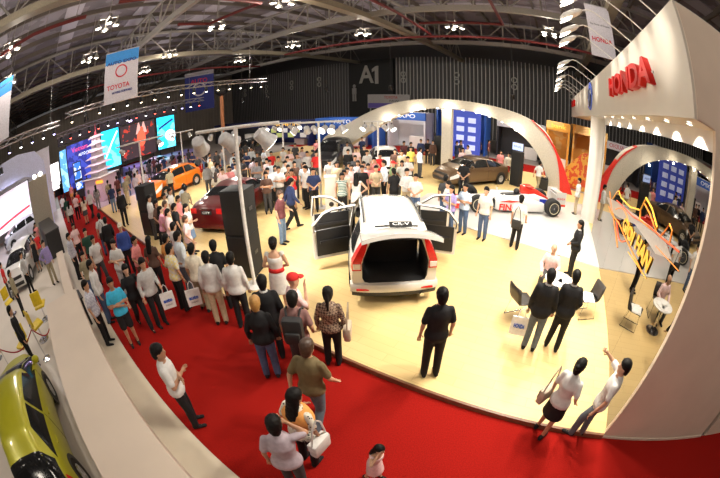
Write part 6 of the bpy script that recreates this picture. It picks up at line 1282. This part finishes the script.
# pagoda on a lit podium
t = thing('podium_stand', 'pink lit round cornered podium that carries the pagoda model', 'podium', (-25.1, 4.4, 0), R(30)); MB().box((0, 0, .85), (2.4, 1.9, 1.7), bev=.12).build('body', mat('podium_pink', (.78, .58, .68), .4), t, 40); MB().box((0, 0, 1.74), (2.7, 2.2, .08), bev=.03).build('top', white, t)
MB().box((1.0, -.97, 1.45), (.9, .04, .22), bev=.01).build('sign', mat('sign_orange', (.9, .30, .03), .4, emit=1.2), t)
t = thing('pagoda_model', 'white tiered pagoda tower model standing on the pink podium', 'model', (-25.1, 4.4, 1.78), R(30))
for k in range(6):
    w = .95-.09*k; z = k*.50
    MB().box((0, 0, z+.18), (w*1.15, w*1.15, .36), bev=.02).build('storey', mat('pagoda_white', (.85, .80, .84), .5), t)
    MB().loft([[(sx*w*1.0, sy*w*1.0, z+.34) for sx, sy in ((-1, -1), (1, -1), (1, 1), (-1, 1))], [(sx*w*1.02, sy*w*1.02, z+.38) for sx, sy in ((-1, -1), (1, -1), (1, 1), (-1, 1))], [(sx*w*.6, sy*w*.6, z+.52) for sx, sy in ((-1, -1), (1, -1), (1, 1), (-1, 1))]]).build('roof_tier', mat('pagoda_roof', (.80, .68, .76), .5), t)
MB().lathe([(.16, 3.0), (.10, 3.2), (.03, 3.3), (.02, 3.9)], n=12).build('spire', mat('pagoda_red', (.65, .10, .14), .5), t, True)
for k, (x, y) in enumerate(((-30.5, 3.0),)):
    t = thing('screen_pillar', ('slim black pillar with lit screens before the blue backdrop', 'slim black pillar with lit screens beside the aisle')[k], 'screen', (x, y, 0)); MB().box((0, 0, 1.6), (.35, .9, 3.2), bev=.02).build('pillar', m_trim, t)
    for zz in (1.1, 2.0, 2.8): MB().box((.185, 0, zz), (.02, .75, .65)).build('screen_face', pattern('screen_mix', 'noise', (.03, .15, .6), (.55, .6, .8), 2.2, .4, emit=1.), t)

# ================================================================== left white booth
struct(MB().box((-20.7, -1.15, 1.8), (1.1, 1.5, 3.6), bev=.04).build('wall_column', mat('column_beige', (.36, .32, .26), .6)), 'beige column at the corner of the white booth')
t = thing('column_lamp', 'bright floodlights on top of the beige column', 'lamp', (-20.6, -1.1, 3.6))
MB().box((0, 0, .12), (.5, .8, .24), bev=.04).build('housing', m_fix, t)
for yy in (-.25, .25): MB().ell((.25, yy, .14), (.08, .16, .12)).build('lens', m_glow, t, True)
bth = MB(); pr = [(-14, 0), (-14, 5.5), (-6, 5.7), (-3.2, 5.75), (-1.4, 5.4), (-.6, 4.5), (-.4, 3.2), (-.4, 0), (-1.3, 0), (-1.3, 3.0), (-1.8, 3.7), (-2.6, 4.0), (-13, 4.0), (-13, 0)]
struct(bth.prism(pr, -25.2, -24.4, 'x').build('wall_booth', mat('booth_lavender', (.62, .64, .85), .5)), 'lavender white rounded portal of the left booth')
struct(MB().span((-29.5, -14, 0), (-29.2, 0, 5.5)).build('wall_booth_back', mat('booth_white_back', (.70, .68, .74), .5)), 'bright back wall of the left booth')
t = panel('booth_screen', 'large glowing picture screen with red stripe in the left booth', 'screen', -26, -8.0, -2.4, .9, 3.7, pattern('screen_pale', 'noise', (.85, .72, .80), (.95, .90, .95), .8, .4, emit=.6, thr=.5))
MB().box((.03, 0, -.75), (.02, 5.2, .16), m=Matrix.Rotation(R(6), 3, 'X')).build('red_stripe', mat('stripe_red', (.8, .05, .08), .4, emit=.6), t)
def fill_flood(label, x, y, z, power, col, tgt):  # added fill light to brighten booths and stands; housing and cable are invented
    t = thing('added_fill_flood', label, 'lamp', (x, y, z)); d = (Vector(tgt)-Vector((x, y, z))).normalized()
    MB().lathe([(.10, -.2), (.16, -.15), (.18, .1), (.22, .2), (.21, .21)], (0, 0, 0), 14, d).build('housing', m_trim, t, 40)
    MB().lathe([(.19, 0), (.19, .012)], d*.205, 14, d).build('lens', mat('lens_%.1f_%.1f' % col[:2], col, .4, emit=6.), t)
    MB().tube((0, 0, .1), (0, 0, 13.58-z), .012, n=5).build('cable', m_trim, t)
    light('fill_beam', 'SPOT', Vector((x, y, z))+d*.3, power, col, tgt, .2, 150, .8)
fill_flood('added black fill floodlight over the bright picture screen', -22.0, -4.5, 5.2, 420, (.72, .74, 1.), (-23, -4.5, 0)); fill_flood('added black fill floodlight over the small white hatchback', -13.5, -4.6, 5.8, 330, (1., .93, .86), (-13, -3.5, 0))
fill_flood('added black fill floodlight before the show screens', -30.8, 9.3, 5.5, 520, (.75, .55, 1.), (-28.5, 9.3, 0)); fill_flood('added black fill floodlight over the pagoda podium', -22.3, 3.2, 6.1, 480, (1., .78, .86), (-25.1, 4.4, 1.5))

# ================================================================== stands behind the stage
def stand(label, x0, x1, y, h, wall, fascia, word, wcol, group=None, glow=0.):
    t = thing('exhibition_stand', label, 'stand', ((x0+x1)/2, y, 0)); w = x1-x0
    MB().box((0, 2.0, h/2), (w, .15, h)).build('back_panel', wall, t)
    for sd in (-1, 1): MB().box((sd*(w/2-.1), 1.0, h/2), (.16, 2.1, h)).build('side_panel', wall, t)
    MB().box((0, 0, h-.35), (w, .2, .7), bev=.02).build('fascia', fascia, t)
    if word: text('fascia_lettering', word, .5, wcol, t, (0, -.115, h-.35), FACE_MY, .01, width=min(w*.6, len(word)*.45))
    MB().box((w*.2, .8, .55), (1.4, .5, 1.1), bev=.03).build('counter', white, t); return t
s_blue = mat('stand_blue', (.025, .10, .40), .5); s_white = mat('stand_white', (.66, .66, .70), .5); s_navy = mat('stand_navy', (.015, .02, .09), .5); s_or = pattern('stand_orange', 'noise', (.72, .45, .16), (.70, .32, .05), .7, .5); s_dk = mat('stand_dark', (.03, .03, .035), .5); l_white = mat('letter_white', (.8, .8, .82), .5, emit=.2); l_or = mat('letter_orange', (.95, .55, .08), .5, emit=.5)
stand('navy stand with orange lettering and a white green flag pattern behind the crowd', -27.6, -21.4, 24.0, 2.55, s_navy, s_navy, 'MICHELIN', l_or)
for k in range(10): pass
stand('blue stand with a bright blue wall left of the arch', -21.0, -14.6, 24.6, 2.7, s_blue, s_blue, 'AUTO', l_white)
stand('white stand with blue counter seen through the left of the arch', -14.3, -10.6, 26.5, 3.3, s_white, s_blue, 'EXPO', l_white)
stand('blue lit product wall stand seen behind the arch post', -10.2, -5.6, 28, 4.4, s_blue, s_white, '', l_white)
stand('grey stand with lit shelves right of the arch post', -5.0, -.4, 30, 3.4, s_dk, s_white, 'CAR AUDIO', b_red)
stand('stand with orange fascia seen right of the arch tail', -.3, 1.7, 26, 4.0, s_or, s_or, 'bank', l_or)
stand('stand with yellow orange wall beside the far end of the fascia', 1.95, 6.5, 26.5, 4.1, s_or, s_or, 'bank', l_or)
stand('dark stand with purple products far left behind the crowd', -40, -30, 25, 2.6, s_dk, s_navy, '', l_or)
# blue product tower with white boxes
t = thing('product_tower', 'tall blue lit shelving with white boxes behind the arch post', 'shelf', (-7.2, 25.6, 0)); MB().box((0, 0, 1.9), (3.2, .4, 3.8), bev=.02).build('panel', mat('tower_blue', (.04, .07, .42), .5, emit=.4), t)
for i in range(3):
    for k in range(4): MB().box((-.95+i*.95, -.23, .9+k*.72), (.62, .08, .42), bev=.02).build('lit_box', mat('tower_box', (.50, .56, .82), .4, emit=.5), t)
# checker flag pattern boards
t = thing('flag_board', 'white and lime chequered board above the navy stand', 'sign', (-24.5, 23.85, 1.45))
for i in range(7):
    for k in range(2):
        if (i+k) % 2 == 0: MB().box((-2.6+i*.85, -.03, -.35+k*.5), (.8, .05, .46), bev=.01).build('flag_square', mat('flag_lime' if i % 3 else 'flag_white', (.65, .75, .25) if i % 3 else (.8, .8, .8), .5), t)
MB().box((0, .03, -.1), (6.4, .05, 1.2)).build('backing', s_navy, t)
t = thing('wall_billboard', 'grey billboard with red lettering high on the dark hall wall behind the arch', 'sign', (-21.4, 40, 4.3)); MB().box((0, 0, 0), (6.4, .2, 2.0), bev=.02).build('board', mat('billboard_grey', (.40, .37, .36), .6), t)
text('print', 'TOYOTA', .55, mat('sign_red'), t, (.4, -.12, .55), FACE_MY, .01, width=2.0); text('print', 'FAW', .4, s_dk, t, (.9, -.12, .05), FACE_MY, .01, width=1.4); MB().box((0, -.11, -.6), (6.2, .03, .7)).build('lower_band', mat('band_purple', (.12, .08, .35), .5), t)
MB().box((-2.8, 0, -2.6), (.15, .15, 3.4)).build('leg', steel, t); MB().box((2.8, 0, -2.6), (.15, .15, 3.4)).build('leg', steel, t)
t = thing('red_brochure_wall', 'orange and red curved picture wall beside the white pillar', 'display', (2.0, 20.5, .1), R(-15)); MB().loft([[(-.9, 0, 0), (.9, 0, 0), (.9, .12, 0), (-.9, .12, 0)], [(-.75, 0, 1.3), (.95, 0, 1.3), (.95, .12, 1.3), (-.75, .12, 1.3)], [(.3, 0, 2.4), (1.0, 0, 2.4), (1.0, .12, 2.4), (.3, .12, 2.4)]]).build('board', pattern('picture_orange', 'noise', (.65, .10, .03), (.75, .40, .06), 3., .5), t)
MB().box((0, .1, .03), (1.9, .5, .06), bev=.01).build('foot', steel, t)
tag(MB().box((0, 0, .3), (.55, .5, .6), bev=.03).box((.02, -.02, .66), (.42, .38, .1), bev=.02).build('equipment_box', m_trim, None, False, (-.1, 18.7, .1)), 'small black equipment box at the right foot of the arch', 'box')
t = thing('orange_column', 'slim orange lit column rising behind the light poles', 'column', (-31, 20.5, 0)); MB().tube((0, 0, 0), (0, 0, 6.2), .22, n=14).build('shaft', mat('column_orange', (.80, .32, .14), .5), t, 40); MB().lathe([(.5, 0), (.5, .2), (.25, .3)], n=16).build('foot', steel, t); MB().lathe([(.2, 6.2), (.7, 6.5), (.75, 6.9), (.3, 7.0)], n=16).build('head', m_trim, t, 40)
for x, y, pw_, w_ in ((-30, 22.6, 380, 'dark'), (-24.5, 21.6, 380, 'navy'), (-17.8, 22.3, 420, 'blue'), (-12.4, 23.6, 420, 'white'), (-3, 25, 380, 'grey'), (3.6, 23.6, 420, 'orange')): fill_flood('added black fill floodlight in front of the %s stand' % w_, x, y, 5.4, pw_, (1., .93, .88), (x, y+2.5, .8))  # fill lights added to brighten the stands behind the stage
for r_ in PEOPLE: person(*r_[:12], **r_[12])
shoulder_bag('beige shoulder bag of the visitor in the brown patterned shirt', -2.42, 3.3, 0.67, 5.24, m_bb, strap=.42)
backpack('black backpack worn over the mauve tee shirt', -2.82, 2.55, 0.96, 6.84, m_bk)
shoulder_bag('white handbag of the visitor in the orange shawl', -1.46, 1.34, 0.67, 4.75, m_wb, strap=.42)
shoulder_bag('beige bag of the visitor in the black skirt', 0.8, 3.32, 0.67, 4.14, m_bb, strap=.42)
shoulder_bag('black shoulder bag hanging before the racing car', -0.71, 9.34, 0.81, 6.18, m_bk, strap=.42)
shoulder_bag('black shoulder bag worn in the aisle', -12.27, 1.78, 0.69, 7.71, m_bk, strap=.42)
